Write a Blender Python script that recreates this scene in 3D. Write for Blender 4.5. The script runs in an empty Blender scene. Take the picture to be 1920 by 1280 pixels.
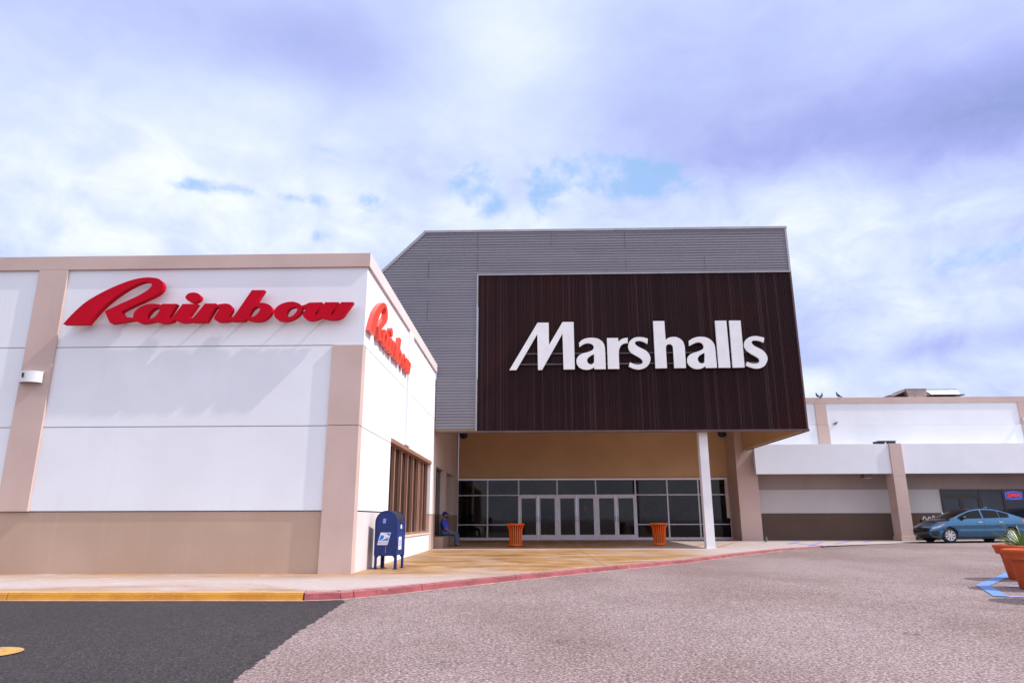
import bpy, bmesh, math, random
from mathutils import Vector, Matrix
from mathutils.geometry import tessellate_polygon
random.seed(7)
R = math.radians
scene = bpy.context.scene
C = scene.collection
PI = math.pi

# ------------------------------------------------------------------ camera
F = 1280.; TILT = R(14.6); YAW = R(1.39); ROLL = R(-0.15); H = 1.2
cd = bpy.data.cameras.new('camera'); cam = bpy.data.objects.new('camera', cd); C.objects.link(cam)
cd.sensor_width = 36; cd.lens = 24; cd.clip_end = 3000; cd.clip_start = .05
cam.location = (0, 0, H)
cam.matrix_world = Matrix.Translation((0, 0, H)) @ Matrix.Rotation(YAW, 4, 'Z') @ Matrix.Rotation(PI/2 + TILT, 4, 'X') @ Matrix.Rotation(ROLL, 4, 'Z')
scene.camera = cam

def ray(x, y):
    """direction of a measured point of the photograph (1920 px wide survey)"""
    u = (x-960)/F; v = (640-y)/F
    c, s = math.cos(ROLL), math.sin(ROLL)
    u, v = u*c + v*s, -u*s + v*c
    X = u; Y = math.cos(TILT) - v*math.sin(TILT); Z = math.sin(TILT) + v*math.cos(TILT)
    c, s = math.cos(YAW), math.sin(YAW)
    return (X*c - Y*s, X*s + Y*c, Z)
def atY(x, y, Y):
    r = ray(x, y); k = Y/r[1]; return (r[0]*k, Y, H + r[2]*k)
def gnd(x, y, z=.0):
    r = ray(x, y); k = (z-H)/r[2]; return (r[0]*k, r[1]*k)

def lerp(a, b, t): return a + (b-a)*t
def curve(pts, x):
    if x <= pts[0][0]: return pts[0][1]
    for (a, b), (c, d) in zip(pts, pts[1:]):
        if x <= c: return lerp(b, d, (x-a)/(c-a))
    return pts[-1][1]
def scurve(pts, x):
    """smooth interpolation through points"""
    n = len(pts)
    if x <= pts[0][0]: return pts[0][1]
    for i in range(n-1):
        if x <= pts[i+1][0]:
            x0, y0 = pts[i]; x1, y1 = pts[i+1]
            def sl(j):
                if j == 0: return (pts[1][1]-pts[0][1])/(pts[1][0]-pts[0][0])
                if j == n-1: return (pts[-1][1]-pts[-2][1])/(pts[-1][0]-pts[-2][0])
                return (pts[j+1][1]-pts[j-1][1])/(pts[j+1][0]-pts[j-1][0])
            h = x1-x0; t = (x-x0)/h
            return (2*t**3-3*t*t+1)*y0 + (t**3-2*t*t+t)*h*sl(i) + (-2*t**3+3*t*t)*y1 + (t**3-t*t)*h*sl(i+1)
    return pts[-1][1]

def za(X, Y):                              # asphalt level
    return .002*min(40, max(0, Y-5)) + .0118*min(16, max(0, X-8))*min(1, max(0, (Y-8)/14))
def zp(X, Y):                              # pavement level
    return max(.125 + .0075*min(9, max(0, Y-27)), za(X, Y) + .014)

# ------------------------------------------------------------------ object bookkeeping
ORG = {}
def tag(o, label=None, cat=None, group=None, kind=None):
    if label: o['label'] = label
    if cat: o['category'] = cat
    if group: o['group'] = group
    if kind: o['kind'] = kind
    return o
def thing(name, label, cat, loc=(0, 0, 0), rz=0, group=None):
    o = bpy.data.objects.new(name, None); C.objects.link(o)
    o.location = loc; o.rotation_euler = (0, 0, rz); o.empty_display_size = .2
    ORG[o.name] = Vector(loc)
    return tag(o, label, cat, group)

class MB:
    def __init__(s): s.v = []; s.f = []; s.m = []; s.mi = 0; s.sm = []; s.smooth = False
    def face(s, idx): s.f.append(tuple(idx)); s.m.append(s.mi); s.sm.append(s.smooth)
    def pts(s, ps):
        n = len(s.v); s.v += [tuple(p) for p in ps]; return n
    def poly(s, ps):
        n = s.pts(ps); s.face(range(n, n+len(ps))); return s
    def box(s, x0, x1, y0, y1, z0, z1):
        n = s.pts([(x0,y0,z0),(x1,y0,z0),(x1,y1,z0),(x0,y1,z0),(x0,y0,z1),(x1,y0,z1),(x1,y1,z1),(x0,y1,z1)])
        for q in ((0,3,2,1),(4,5,6,7),(0,1,5,4),(1,2,6,5),(2,3,7,6),(3,0,4,7)): s.face([n+i for i in q])
        return s
    def obox(s, c, ax, ay, az):
        c, ax, ay, az = map(Vector, (c, ax, ay, az))
        P = [c - ax - ay - az, c + ax - ay - az, c + ax + ay - az, c - ax + ay - az, c - ax - ay + az, c + ax - ay + az, c + ax + ay + az, c - ax + ay + az]
        n = s.pts(P)
        for q in ((0,3,2,1),(4,5,6,7),(0,1,5,4),(1,2,6,5),(2,3,7,6),(3,0,4,7)): s.face([n+i for i in q])
        return s
    def prism(s, loops, f0, f1):
        """2D loops (outer first, then holes); f0/f1 map (a,b) -> 3D for the front and back"""
        L = [[Vector((a, b, 0)) for a, b in lp] for lp in loops]
        flat = [p for lp in loops for p in lp]
        n0 = s.pts([f0(*p) for p in flat]); n1 = s.pts([f1(*p) for p in flat])
        for t in tessellate_polygon(L):
            s.face([n0+i for i in t]); s.face([n1+i for i in reversed(t)])
        k = 0
        for lp in loops:
            m = len(lp)
            for i in range(m):
                a, b = k+i, k+(i+1) % m
                s.face((n0+a, n0+b, n1+b, n1+a))
            k += m
        return s
    def tube(s, path, r, n=10, cap=True):
        path = [Vector(p) for p in path]; rings = []
        rr = r if isinstance(r, (list, tuple)) else [r]*len(path)
        for i, p in enumerate(path):
            d = (path[min(i+1, len(path)-1)] - path[max(i-1, 0)]).normalized()
            u = d.orthogonal().normalized() if abs(d.z) > .98 else d.cross(Vector((0, 0, 1))).normalized()
            w = d.cross(u)
            rings.append(s.pts([p + (u*math.cos(2*PI*k/n) + w*math.sin(2*PI*k/n))*rr[i] for k in range(n)]))
        for a, b in zip(rings, rings[1:]):
            for k in range(n): s.face((a+k, a+(k+1) % n, b+(k+1) % n, b+k))
        if cap: s.face([rings[0]+k for k in range(n)]); s.face([rings[-1]+k for k in reversed(range(n))])
        return s
    def lathe(s, prof, n=32, c=(0, 0, 0), axis='z', cap=True):
        rings = []
        for r, h in prof:
            P = []
            for k in range(n):
                a = 2*PI*k/n; x, y = r*math.cos(a), r*math.sin(a)
                P.append((c[0]+x, c[1]+y, c[2]+h) if axis == 'z' else (c[0]+x, c[1]+h, c[2]+y))
            rings.append(s.pts(P))
        for a, b in zip(rings, rings[1:]):
            for k in range(n): s.face((a+k, a+(k+1) % n, b+(k+1) % n, b+k))
        if cap: s.face([rings[0]+k for k in range(n)]); s.face([rings[-1]+k for k in range(n)])
        return s
    def grid(s, rows):
        n = [s.pts(r) for r in rows]; w = len(rows[0])
        for a, b in zip(n, n[1:]):
            for k in range(w-1): s.face((a+k, a+k+1, b+k+1, b+k))
        return s
    def build(s, name, mats, parent=None, local=False, bevel=0, recalc=True):
        me = bpy.data.meshes.new(name)
        off = Vector((0, 0, 0)) if (parent is None or local) else ORG[parent.name]
        me.from_pydata([Vector(p) - off for p in s.v], [], s.f)
        for m in (mats if isinstance(mats, (list, tuple)) else [mats]): me.materials.append(m)
        me.polygons.foreach_set('material_index', s.m); me.polygons.foreach_set('use_smooth', s.sm)
        if recalc or bevel:
            bm = bmesh.new(); bm.from_mesh(me)
            bmesh.ops.recalc_face_normals(bm, faces=bm.faces)
            if bevel:
                es = [e for e in bm.edges if len(e.link_faces) == 2 and e.calc_face_angle(0) > .6]
                bmesh.ops.bevel(bm, geom=es, offset=bevel, segments=2, affect='EDGES', profile=.5, clamp_overlap=True)
            bm.to_mesh(me); bm.free()
        me.update()
        o = bpy.data.objects.new(name, me); C.objects.link(o)
        if parent is not None:
            o.parent = parent; ORG[o.name] = off
        return o

def blob(chains, voxel, name, m, parent, smooth=2):
    """one continuous skin grown over tapered limbs: chains of (point, radius)"""
    b = MB()
    for ch in chains:
        for (p, r), (q, r2) in zip(ch, ch[1:]):
            p, q = Vector(p), Vector(q); n = 14
            d = (q-p); L = d.length
            if L < 1e-6: continue
            d /= L; u = d.orthogonal().normalized(); w = d.cross(u); rings = []
            prof = [(-r*math.cos(a), r*math.sin(a), 0) for a in (.25, .7, 1.15)] + [(0, r, 0), (L, r2, 0)] + [(L + r2*math.sin(a), r2*math.cos(a), 0) for a in (.42, .87, 1.32)]
            for t, rad, _ in prof: rings.append(b.pts([p + d*t + (u*math.cos(2*PI*k/n) + w*math.sin(2*PI*k/n))*rad for k in range(n)]))
            for A, B in zip(rings, rings[1:]):
                for k in range(n): b.face((A+k, A+(k+1) % n, B+(k+1) % n, B+k))
            b.face([rings[0]+k for k in range(n)]); b.face([rings[-1]+k for k in reversed(range(n))])
    o = b.build(name, m, parent, local=True)
    md = o.modifiers.new('skin', 'REMESH'); md.mode = 'VOXEL'; md.voxel_size = voxel; md.use_smooth_shade = True
    if smooth:
        sm = o.modifiers.new('smooth', 'SMOOTH'); sm.factor = .5; sm.iterations = smooth
    dg = bpy.context.evaluated_depsgraph_get(); ev = o.evaluated_get(dg)
    me = bpy.data.meshes.new_from_object(ev); o.modifiers.clear(); o.data = me
    if not me.materials: me.materials.append(m)
    for p in me.polygons: p.use_smooth = True
    return o

def text_mesh(body, size, m, name, parent, mw, extrude=.002, align='CENTER', bold=0, shear=0, spacing=1):
    cu = bpy.data.curves.new(name, 'FONT'); cu.body = body; cu.size = size; cu.extrude = extrude; cu.offset = bold
    cu.align_x = align; cu.align_y = 'CENTER'; cu.shear = shear; cu.space_character = spacing
    t = bpy.data.objects.new(name, cu); C.objects.link(t)
    dg = bpy.context.evaluated_depsgraph_get()
    me = bpy.data.meshes.new_from_object(t.evaluated_get(dg))
    bpy.data.objects.remove(t); me.transform(mw); me.materials.clear(); me.materials.append(m)
    o = bpy.data.objects.new(name, me); C.objects.link(o)
    if parent is not None: o.parent = parent; ORG[o.name] = ORG[parent.name]
    return o

def copy_tree(o, parent=None):
    c = o.copy(); C.objects.link(c); c.parent = parent
    for ch in list(o.children): copy_tree(ch, c)
    return c

# ------------------------------------------------------------------ materials
class NT:
    def __init__(s, nt): s.nt = nt
    def n(s, t, **k):
        nd = s.nt.nodes.new(t)
        for a, b in k.items(): setattr(nd, a, b)
        return nd
    def put(s, sock, v):
        if hasattr(v, 'is_linked') or hasattr(v, 'links'): s.nt.links.new(v, sock)
        else: sock.default_value = v
    def m(s, op, a, b=0., c=0., clamp=False):
        nd = s.n('ShaderNodeMath', operation=op, use_clamp=clamp)
        s.put(nd.inputs[0], a); s.put(nd.inputs[1], b)
        if op in ('MULTIPLY_ADD', 'COMPARE', 'WRAP'): s.put(nd.inputs[2], c)
        return nd.outputs[0]
    def mapr(s, v, a, b, c=0., d=1., smooth=True):
        nd = s.n('ShaderNodeMapRange'); nd.interpolation_type = 'SMOOTHSTEP' if smooth else 'LINEAR'
        s.put(nd.inputs[0], v)
        for i, q in enumerate((a, b, c, d)): nd.inputs[i+1].default_value = q
        return nd.outputs[0]
    def mix(s, f, a, b, mode='MIX'):
        nd = s.n('ShaderNodeMix', data_type='RGBA', blend_type=mode)
        s.put(nd.inputs[0], f)
        for sock, v in ((nd.inputs[6], a), (nd.inputs[7], b)):
            if isinstance(v, tuple): v = (*v[:3], 1)
            s.put(sock, v)
        return nd.outputs[2]
    def noise(s, vec, scale, detail=4, rough=.55, dist=0.):
        nd = s.n('ShaderNodeTexNoise'); s.put(nd.inputs['Vector'], vec)
        nd.inputs['Scale'].default_value = scale; nd.inputs['Detail'].default_value = detail
        nd.inputs['Roughness'].default_value = rough; nd.inputs['Distortion'].default_value = dist
        return nd.outputs[0]
    def scale(s, vec, k):
        nd = s.n('ShaderNodeMapping'); s.put(nd.inputs[0], vec); nd.inputs['Scale'].default_value = k
        return nd.outputs[0]
    def xyz(s, vec):
        nd = s.n('ShaderNodeSeparateXYZ'); s.put(nd.inputs[0], vec); return nd.outputs
    def bump(s, h, strength, dist=.01):
        nd = s.n('ShaderNodeBump'); s.put(nd.inputs['Height'], h)
        nd.inputs['Strength'].default_value = strength; nd.inputs['Distance'].default_value = dist
        return nd.outputs[0]

def newmat(name):
    m = bpy.data.materials.new(name); m.use_nodes = True
    t = NT(m.node_tree); p = m.node_tree.nodes['Principled BSDF']
    return m, t, p
def world_pos(t): return t.n('ShaderNodeNewGeometry').outputs['Position']

def mat(name, c1, c2=None, rough=.6, scale=1.5, detail=5, stretch=(1, 1, 1), bump=0, bscale=60, metal=0, lo=.35, hi=.65, coat=0, spec=None, c3=None, s3=12, a3=.5, rvar=0):
    m, t, p = newmat(name)
    pos = t.n('ShaderNodeTexCoord').outputs['Object']
    col = (*c1, 1)
    if c2:
        f = t.mapr(t.noise(t.scale(pos, stretch), scale, detail), lo, hi)
        col = t.mix(f, c1, c2)
    if c3:
        f3 = t.mapr(t.noise(pos, s3, 6, .65), .52, .72)
        col = t.mix(t.m('MULTIPLY', f3, a3), col, c3)
    t.put(p.inputs['Base Color'], col)
    p.inputs['Roughness'].default_value = rough; p.inputs['Metallic'].default_value = metal
    if rvar: t.put(p.inputs['Roughness'], t.mapr(t.noise(pos, scale*3, 5), .3, .7, rough-rvar, rough+rvar))
    if spec is not None: p.inputs['Specular IOR Level'].default_value = spec
    if coat: p.inputs['Coat Weight'].default_value = coat; p.inputs['Coat Roughness'].default_value = .05
    if bump: t.put(p.inputs['Normal'], t.bump(t.noise(pos, bscale, 5, .6), bump, .01))
    return m

M = {}
def wall_mat(name, c1, c2, streak, sa, bump=.25):
    """painted stucco: slight tone drift, vertical weather streaks, fine grain"""
    m, t, p = newmat(name); pos = world_pos(t)
    big = t.mapr(t.noise(pos, .55, 4), .35, .65)
    col = t.mix(big, c1, c2)
    st = t.mapr(t.noise(t.scale(pos, (2.2, 2.2, .16)), 1.6, 6, .6), .54, .78)
    col = t.mix(t.m('MULTIPLY', st, sa), col, streak)
    sp = t.mapr(t.noise(pos, 9, 6, .7), .62, .8)
    col = t.mix(t.m('MULTIPLY', sp, sa*.8), col, streak)
    t.put(p.inputs['Base Color'], col); p.inputs['Roughness'].default_value = .8
    p.inputs['Specular IOR Level'].default_value = .25
    t.put(p.inputs['Normal'], t.bump(t.noise(pos, 55, 5, .65), bump, .008))
    return m
M['white'] = wall_mat('white_stucco', (.770, .785, .815), (.735, .745, .775), (.6, .57, .57), .14)
M['tan'] = wall_mat('tan_stucco', (.57, .425, .375), (.52, .38, .33), (.43, .32, .27), .25)
M['base'] = wall_mat('brown_base_paint', (.485, .345, .262), (.44, .31, .23), (.58, .43, .33), .2)
M['darkbase'] = wall_mat('dark_base_paint', (.125, .083, .062), (.11, .072, .054), (.17, .12, .09), .3)
M['yellow_tan'] = wall_mat('ochre_stucco', (.62, .41, .23), (.57, .375, .205), (.55, .36, .18), .25)
M['sunlit_tan'] = wall_mat('sunlit_tan_stucco', (.66, .60, .585), (.62, .55, .53), (.5, .43, .4), .25)  # tan of the side base and cornice, sun glare put into the colour
M['innerwall'] = wall_mat('warm_lit_stucco', (.68, .56, .50), (.62, .51, .45), (.5, .4, .35), .25)  # white inner wall with warm bounced light put into its colour
M['darkbase2'] = wall_mat('brown_inner_base', (.36, .25, .20), (.31, .21, .165), (.4, .31, .25), .3)
M['tanshade'] = wall_mat('shaded_tan_stucco', (.36, .29, .26), (.32, .255, .225), (.25, .2, .17), .3)  # tan band paint with the canopy's shade put into the colour
M['greige'] = wall_mat('greige_stucco', (.58, .55, .54), (.54, .505, .49), (.4, .36, .34), .2)
M['seam'] = mat('seam_grey', (.34, .31, .31), rough=.9)
M['cream'] = mat('cream_trim', (.72, .64, .55), (.62, .54, .46), rough=.6)
M['roof'] = mat('roofing_felt', (.3, .29, .28), (.22, .21, .2), rough=.9)
M['bronze'] = mat('bronze_metal', (.44, .25, .18), (.36, .19, .13), rough=.4, scale=4, stretch=(6, 6, .3), metal=.25)
M['darkframe'] = mat('dark_frame_metal', (.035, .028, .026), (.05, .04, .036), rough=.4, metal=.3)
M['alu'] = mat('white_aluminium', (.62, .60, .66), (.56, .54, .60), rough=.4, scale=5, metal=.15)
M['column'] = mat('white_column_paint', (.78, .76, .77), (.72, .70, .71), rough=.5, bump=.1)
M['black'] = mat('black_plastic', (.012, .012, .013), (.02, .02, .02), rough=.5)
M['chrome'] = mat('chrome', (.7, .7, .72), rough=.15, metal=1)
def glass_mat(name, c, dirt, ior=1.36):
    m, t, p = newmat(name); pos = world_pos(t)
    t.put(p.inputs['Base Color'], t.mix(t.mapr(t.noise(pos, .8, 5), .4, .7), c, dirt))
    t.put(p.inputs['Roughness'], t.mapr(t.noise(pos, 3, 4), .3, .7, .02, .06)); p.inputs['IOR'].default_value = ior
    t.put(p.inputs['Normal'], t.bump(t.noise(pos, .7, 2), .06, .02))
    return m
M['glass'] = glass_mat('dark_storefront_glass', (.006, .0055, .006), (.014, .012, .013))
M['glass_blue'] = glass_mat('blue_grey_glass', (.03, .035, .05), (.045, .05, .07))
M['glass_brown'] = glass_mat('brown_display_glass', (.03, .018, .012), (.010, .006, .005), 1.18)
M['shadeglass'] = glass_mat('shaded_side_glass', (.012, .01, .011), (.02, .016, .016), 1.12)
M['carglass'] = glass_mat('car_glass', (.005, .005, .006), (.008, .008, .010), 1.3)
def clad(name, c1, c2, c3, axis, rough, metal):
    m, t, p = newmat(name); pos = world_pos(t)
    k = (1.1, 1, .05) if axis == 'v' else (.05, 1, 1.4)
    f = t.mapr(t.noise(t.scale(pos, k), 2.6, 4, .6), .3, .7)
    col = t.mix(f, c1, c2)
    blot = t.mapr(t.noise(t.scale(pos, (.5, 1, .25) if axis == 'v' else (.3, 1, .5)), 1.1, 5, .6), .5, .72)
    col = t.mix(t.m('MULTIPLY', blot, .6), col, c3)
    if axis == 'v':            # every rib weathers a little differently, lighter ones with sun glints painted in
        X = t.xyz(pos)[0]
        wn = t.n('ShaderNodeTexWhiteNoise', noise_dimensions='1D'); t.put(wn.inputs['W'], t.m('FLOOR', t.m('DIVIDE', t.m('ADD', X, 2.02), .0595)))
        col = t.mix(t.m('MULTIPLY', t.m('POWER', wn.outputs['Value'], 5.), .6), col, (.075, .04, .043))
        p.inputs['Specular IOR Level'].default_value = .12
    t.put(p.inputs['Base Color'], col); p.inputs['Roughness'].default_value = rough; p.inputs['Metallic'].default_value = metal
    return m
M['greyclad'] = clad('grey_corrugated_metal', (.185, .175, .205), (.215, .205, .235), (.165, .153, .18), 'h', .5, .1)
M['brownclad'] = clad('brown_corrugated_metal', (.022, .0085, .0100), (.026, .0103, .0125), (.046, .0090, .0070), 'v', .5, 0)
M['browntrim'] = mat('brown_trim', (.10, .045, .035), (.07, .03, .025), rough=.5)
M['greytrim'] = mat('grey_trim', (.33, .32, .34), (.28, .27, .29), rough=.45, metal=.2)
M['signwhite'] = mat('white_sign_face', (.72, .715, .72), (.68, .67, .675), rough=.35, scale=2, c3=(.6, .55, .5), s3=3, a3=.25)
M['rail'] = mat('dark_rail', (.09, .07, .075), (.05, .035, .04), rough=.6)
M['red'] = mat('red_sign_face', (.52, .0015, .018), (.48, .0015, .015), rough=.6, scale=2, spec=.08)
M['redreturn'] = mat('sunlit_red_sign_return', (.74, .07, .045), (.68, .06, .04), rough=.3, spec=.6)  # returns of the side sign, sunlight put into a lighter red
M['redside'] = mat('sunlit_red_sign_face', (.72, .075, .04), (.66, .06, .034), rough=.5, spec=.3)  # same red as the front sign, brightened to paint in the sun
M['mailblue'] = mat('mailbox_blue', (.012, .032, .145), (.015, .037, .165), rough=.5, scale=3, c3=(.12, .14, .22), s3=26, a3=.3, spec=.25)
M['decal'] = mat('decal_white', (.75, .75, .8), rough=.5)
M['decalblue'] = mat('decal_blue', (.01, .19, .74), rough=.45)
M['decalgrey'] = mat('decal_grey', (.32, .3, .4), rough=.5)
M['decaldim'] = mat('grey_decal', (.05, .05, .058), rough=.6)
M['decalpale'] = mat('decal_pale_blue', (.23, .30, .66), rough=.5)
M['decalred'] = mat('decal_red', (.6, .12, .22), rough=.5)
M['orange'] = mat('orange_powder_coat', (.92, .15, .012), (.84, .13, .010), rough=.5, scale=5, spec=.2)
M['binliner'] = mat('bin_liner', (.02, .012, .008), rough=.8)
M['terracotta'] = mat('terracotta', (.50, .085, .022), (.44, .07, .018), rough=.65, scale=4, bump=.1, c3=(.50, .22, .13), s3=5, a3=.4, spec=.2)
M['soil'] = mat('soil', (.05, .035, .025), (.09, .06, .04), rough=1, scale=20, bump=.5, bscale=30)
M['leaf'] = mat('agave_leaf', (.16, .24, .06), (.24, .31, .12), rough=.45, scale=6, stretch=(1, 1, .5))
M['leafedge'] = mat('agave_leaf_pale', (.42, .46, .24), (.34, .4, .18), rough=.45, scale=6)
M['paint'] = mat('blue_car_paint', (.032, .135, .25), (.029, .125, .235), rough=.18, metal=.75, coat=1)
M['blackpaint'] = mat('black_car_paint', (.008, .008, .009), (.01, .01, .011), rough=.3, coat=.4)
M['tyre'] = mat('tyre_rubber', (.015, .015, .016), rough=.8)
M['rim'] = mat('alloy_rim', (.62, .62, .65), (.55, .55, .58), rough=.3, metal=.7)
M['lamp'] = mat('headlamp_lens', (.6, .62, .68), (.35, .36, .42), rough=.1, scale=9, coat=1)
M['amber'] = mat('amber_lens', (.7, .2, .06), rough=.2, coat=1)
M['tail'] = mat('red_lens', (.55, .03, .05), rough=.2, coat=1)
M['skin'] = mat('skin', (.30, .145, .09), (.26, .12, .075), rough=.55)
M['shirt'] = mat('blue_shirt', (.03, .06, .42), (.05, .085, .50), rough=.85, scale=7, bump=.3, bscale=25)
M['jeans'] = mat('blue_jeans', (.045, .10, .20), (.06, .13, .25), rough=.9, scale=6, bump=.3, bscale=30)
M['cap'] = mat('navy_cap', (.015, .02, .16), (.02, .025, .19), rough=.8)
M['shoe'] = mat('dark_shoe', (.02, .017, .016), rough=.7)
M['bird'] = mat('dark_feathers', (.035, .035, .045), (.07, .065, .08), rough=.7, scale=14)
M['beak'] = mat('beak', (.06, .05, .045), rough=.5)
M['duct'] = mat('tan_duct_metal', (.42, .33, .29), (.36, .28, .25), rough=.6, scale=2)
M['ductwhite'] = mat('white_metal', (.74, .73, .75), (.68, .67, .69), rough=.5)
M['beige'] = mat('beige_box', (.16, .11, .09), (.13, .09, .075), rough=.7)
M['wire'] = mat('white_wire', (.75, .75, .75), rough=.5)

def emis(name, c, s):
    m, t, p = newmat(name)
    p.inputs['Base Color'].default_value = (*[.3*k for k in c], 1)
    p.inputs['Emission Color'].default_value = (*c, 1); p.inputs['Emission Strength'].default_value = s
    return m
M['neonred'] = emis('neon_red', (1, .05, .07), .8)
M['backing'] = mat('sign_backing', (.16, .15, .24), rough=.6)
M['neonblue'] = emis('neon_blue', (.06, .12, 1), .95)

# ground materials
def asphalt(name, dark, mid, light, patch, sc):
    m, t, p = newmat(name); pos = world_pos(t)
    vo = t.n('ShaderNodeTexVoronoi'); t.put(vo.inputs['Vector'], pos); vo.inputs['Scale'].default_value = sc
    h = t.xyz(vo.outputs['Color'])[0]
    fine = t.noise(pos, sc*1.7, 3, .7)
    clump = t.mapr(t.noise(pos, sc*.36, 3, .6), .3, .7, smooth=False)
    f = t.m('MULTIPLY_ADD', fine, .40, t.m('MULTIPLY_ADD', clump, .42, t.m('MULTIPLY', h, .30)))
    rp = t.n('ShaderNodeValToRGB'); t.put(rp.inputs[0], f)
    e = rp.color_ramp.elements
    e[0].position = .18; e[0].color = (*dark, 1); e[1].position = .92; e[1].color = (*light, 1)
    q = rp.color_ramp.elements.new(.52); q.color = (*mid, 1)
    col = rp.outputs[0]
    big = t.noise(t.scale(pos, (1, .55, 1)), .35, 6, .6)
    col = t.mix(t.mapr(big, .36, .66), col, t.mix(1., col, patch, 'MULTIPLY'))
    oil = t.mapr(t.noise(t.scale(pos, (.7, 1.2, 1)), .9, 7, .7, .6), .57, .72)
    col = t.mix(t.m('MULTIPLY', oil, .5), col, t.mix(1., col, (.55, .5, .47), 'MULTIPLY'))
    ve = t.n('ShaderNodeTexVoronoi', feature='DISTANCE_TO_EDGE'); ve.inputs['Scale'].default_value = .33
    wob = t.n('ShaderNodeTexNoise'); t.put(wob.inputs['Vector'], pos); wob.inputs['Scale'].default_value = 1.6; wob.inputs['Detail'].default_value = 6
    wv = t.n('ShaderNodeVectorMath', operation='MULTIPLY_ADD'); t.put(wv.inputs[0], wob.outputs['Color']); wv.inputs[1].default_value = (1.1, 1.1, 0); t.put(wv.inputs[2], pos)
    t.put(ve.inputs['Vector'], wv.outputs[0])
    crack = t.m('MULTIPLY', t.mapr(ve.outputs['Distance'], .0012, .0035, 1, 0), t.mapr(t.noise(pos, .28, 3), .50, .62))
    col = t.mix(t.m('MULTIPLY', crack, .65), col, (.03, .024, .024))
    t.put(p.inputs['Base Color'], col); p.inputs['Roughness'].default_value = .85
    p.inputs['Specular IOR Level'].default_value = .3
    t.put(p.inputs['Normal'], t.bump(vo.outputs['Distance'], .25, .004))
    return m
M['asphalt'] = asphalt('worn_asphalt', (.040, .024, .022), (.205, .142, .135), (.64, .52, .475), (.78, .725, .69), 95)
M['newasphalt'] = asphalt('new_asphalt', (.012, .0095, .0095), (.026, .0208, .0205), (.13, .11, .108), (.82, .8, .82), 115)

def concrete_mat():
    m, t, p = newmat('stained_concrete'); pos = world_pos(t); X, Y, Z = t.xyz(pos)
    n1 = t.noise(t.scale(pos, (.7, 1.0, 1)), .55, 8, .66, .5)
    n2 = t.noise(t.scale(pos, (.6, 1.1, 1)), 1.3, 7, .68)
    n3 = t.noise(pos, 18, 5, .7)
    base = t.mix(t.mapr(n3, .3, .7), (.50, .415, .385), (.41, .335, .31))
    sx = t.mapr(X, 3.5, 7.5, 1, 0); sy = t.mapr(Y, 12.3, 15.5, 0, 1)
    amt = t.m('MULTIPLY', t.m('MULTIPLY', sx, sy), t.mapr(n1, .32, .56, .42, 1.0))
    amt2 = t.m('MULTIPLY', t.mapr(n1, .44, .62), t.mapr(Y, 13.4, 11.2, .0, .8))
    amt = t.m('MAXIMUM', amt, amt2)
    strip = t.m('MULTIPLY', t.mapr(Y, 25.9, 26.7, 0, 1), t.mapr(Y, 27.7, 27.1, 0, 1))
    amt = t.m('MULTIPLY', amt, t.m('SUBTRACT', 1., t.m('MULTIPLY', strip, .75)))
    st = t.mix(t.mapr(n2, .35, .68), (.44, .24, .09), (.25, .12, .036))
    col = t.mix(amt, base, st)
    wet = t.m('MULTIPLY', t.mapr(t.noise(t.scale(pos, (.55, 1.3, 1)), 1.1, 7, .68), .56, .68), t.m('MULTIPLY', t.mapr(X, 4, 1), t.mapr(Y, 17, 21, 0, .85)))
    col = t.mix(wet, col, (.11, .06, .028))
    chip = t.m('MULTIPLY', t.mapr(t.noise(t.scale(pos, (.5, 2, 1)), 2.3, 5, .7), .60, .68), .65)
    col = t.mix(chip, col, (.68, .6, .52))
    j = None
    for ax, v in ((X, 1.8), (X, 7.6), (X, -9.6), (X, 13.4), (X, -16), (Y, 20.4), (Y, 27.25), (Y, 14.0)):
        c = t.m('COMPARE', ax, v, .014)
        j = c if j is None else t.m('MAXIMUM', j, c)
    col = t.mix(t.m('MULTIPLY', j, .75), col, (.14, .09, .06))
    t.put(p.inputs['Base Color'], col); p.inputs['Roughness'].default_value = .75
    t.put(p.inputs['Roughness'], t.mapr(amt, 0, 1, .8, .5))
    p.inputs['Specular IOR Level'].default_value = .3
    t.put(p.inputs['Normal'], t.bump(n3, .3, .006))
    return m
M['concrete'] = concrete_mat()
def kerbpaint(name, c1, c2, bare):
    m, t, p = newmat(name); pos = world_pos(t)
    col = t.mix(t.mapr(t.noise(t.scale(pos, (1, 1, 2)), 1.6, 6, .65), .36, .64), c1, c2)
    w = t.mapr(t.noise(pos, 7, 7, .72), .58, .70)
    col = t.mix(t.m('MULTIPLY', w, .7), col, bare)
    nz = t.xyz(t.n('ShaderNodeNewGeometry').outputs['Normal'])[2]
    topw = t.m('MULTIPLY', t.mapr(nz, .75, .95), t.mapr(t.noise(pos, 5, 7, .7), .36, .62, .35, .95))
    col = t.mix(topw, col, bare)
    d = t.mapr(t.noise(pos, 3.1, 6, .7), .57, .72)
    col = t.mix(t.m('MULTIPLY', d, .6), col, (.10, .045, .04))
    t.put(p.inputs['Base Color'], col); p.inputs['Roughness'].default_value = .7
    t.put(p.inputs['Normal'], t.bump(t.noise(pos, 30, 6, .7), .5, .01))
    return m
M['kerbred'] = kerbpaint('worn_red_kerb_paint', (.34, .075, .085), (.22, .045, .05), (.48, .30, .27))
M['kerbyellow'] = kerbpaint('worn_yellow_kerb_paint', (.66, .30, .025), (.55, .22, .015), (.62, .42, .2))
M['gutter'] = mat('pale_mortar', (.58, .45, .38), (.42, .31, .27), rough=.9, scale=5)
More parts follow.
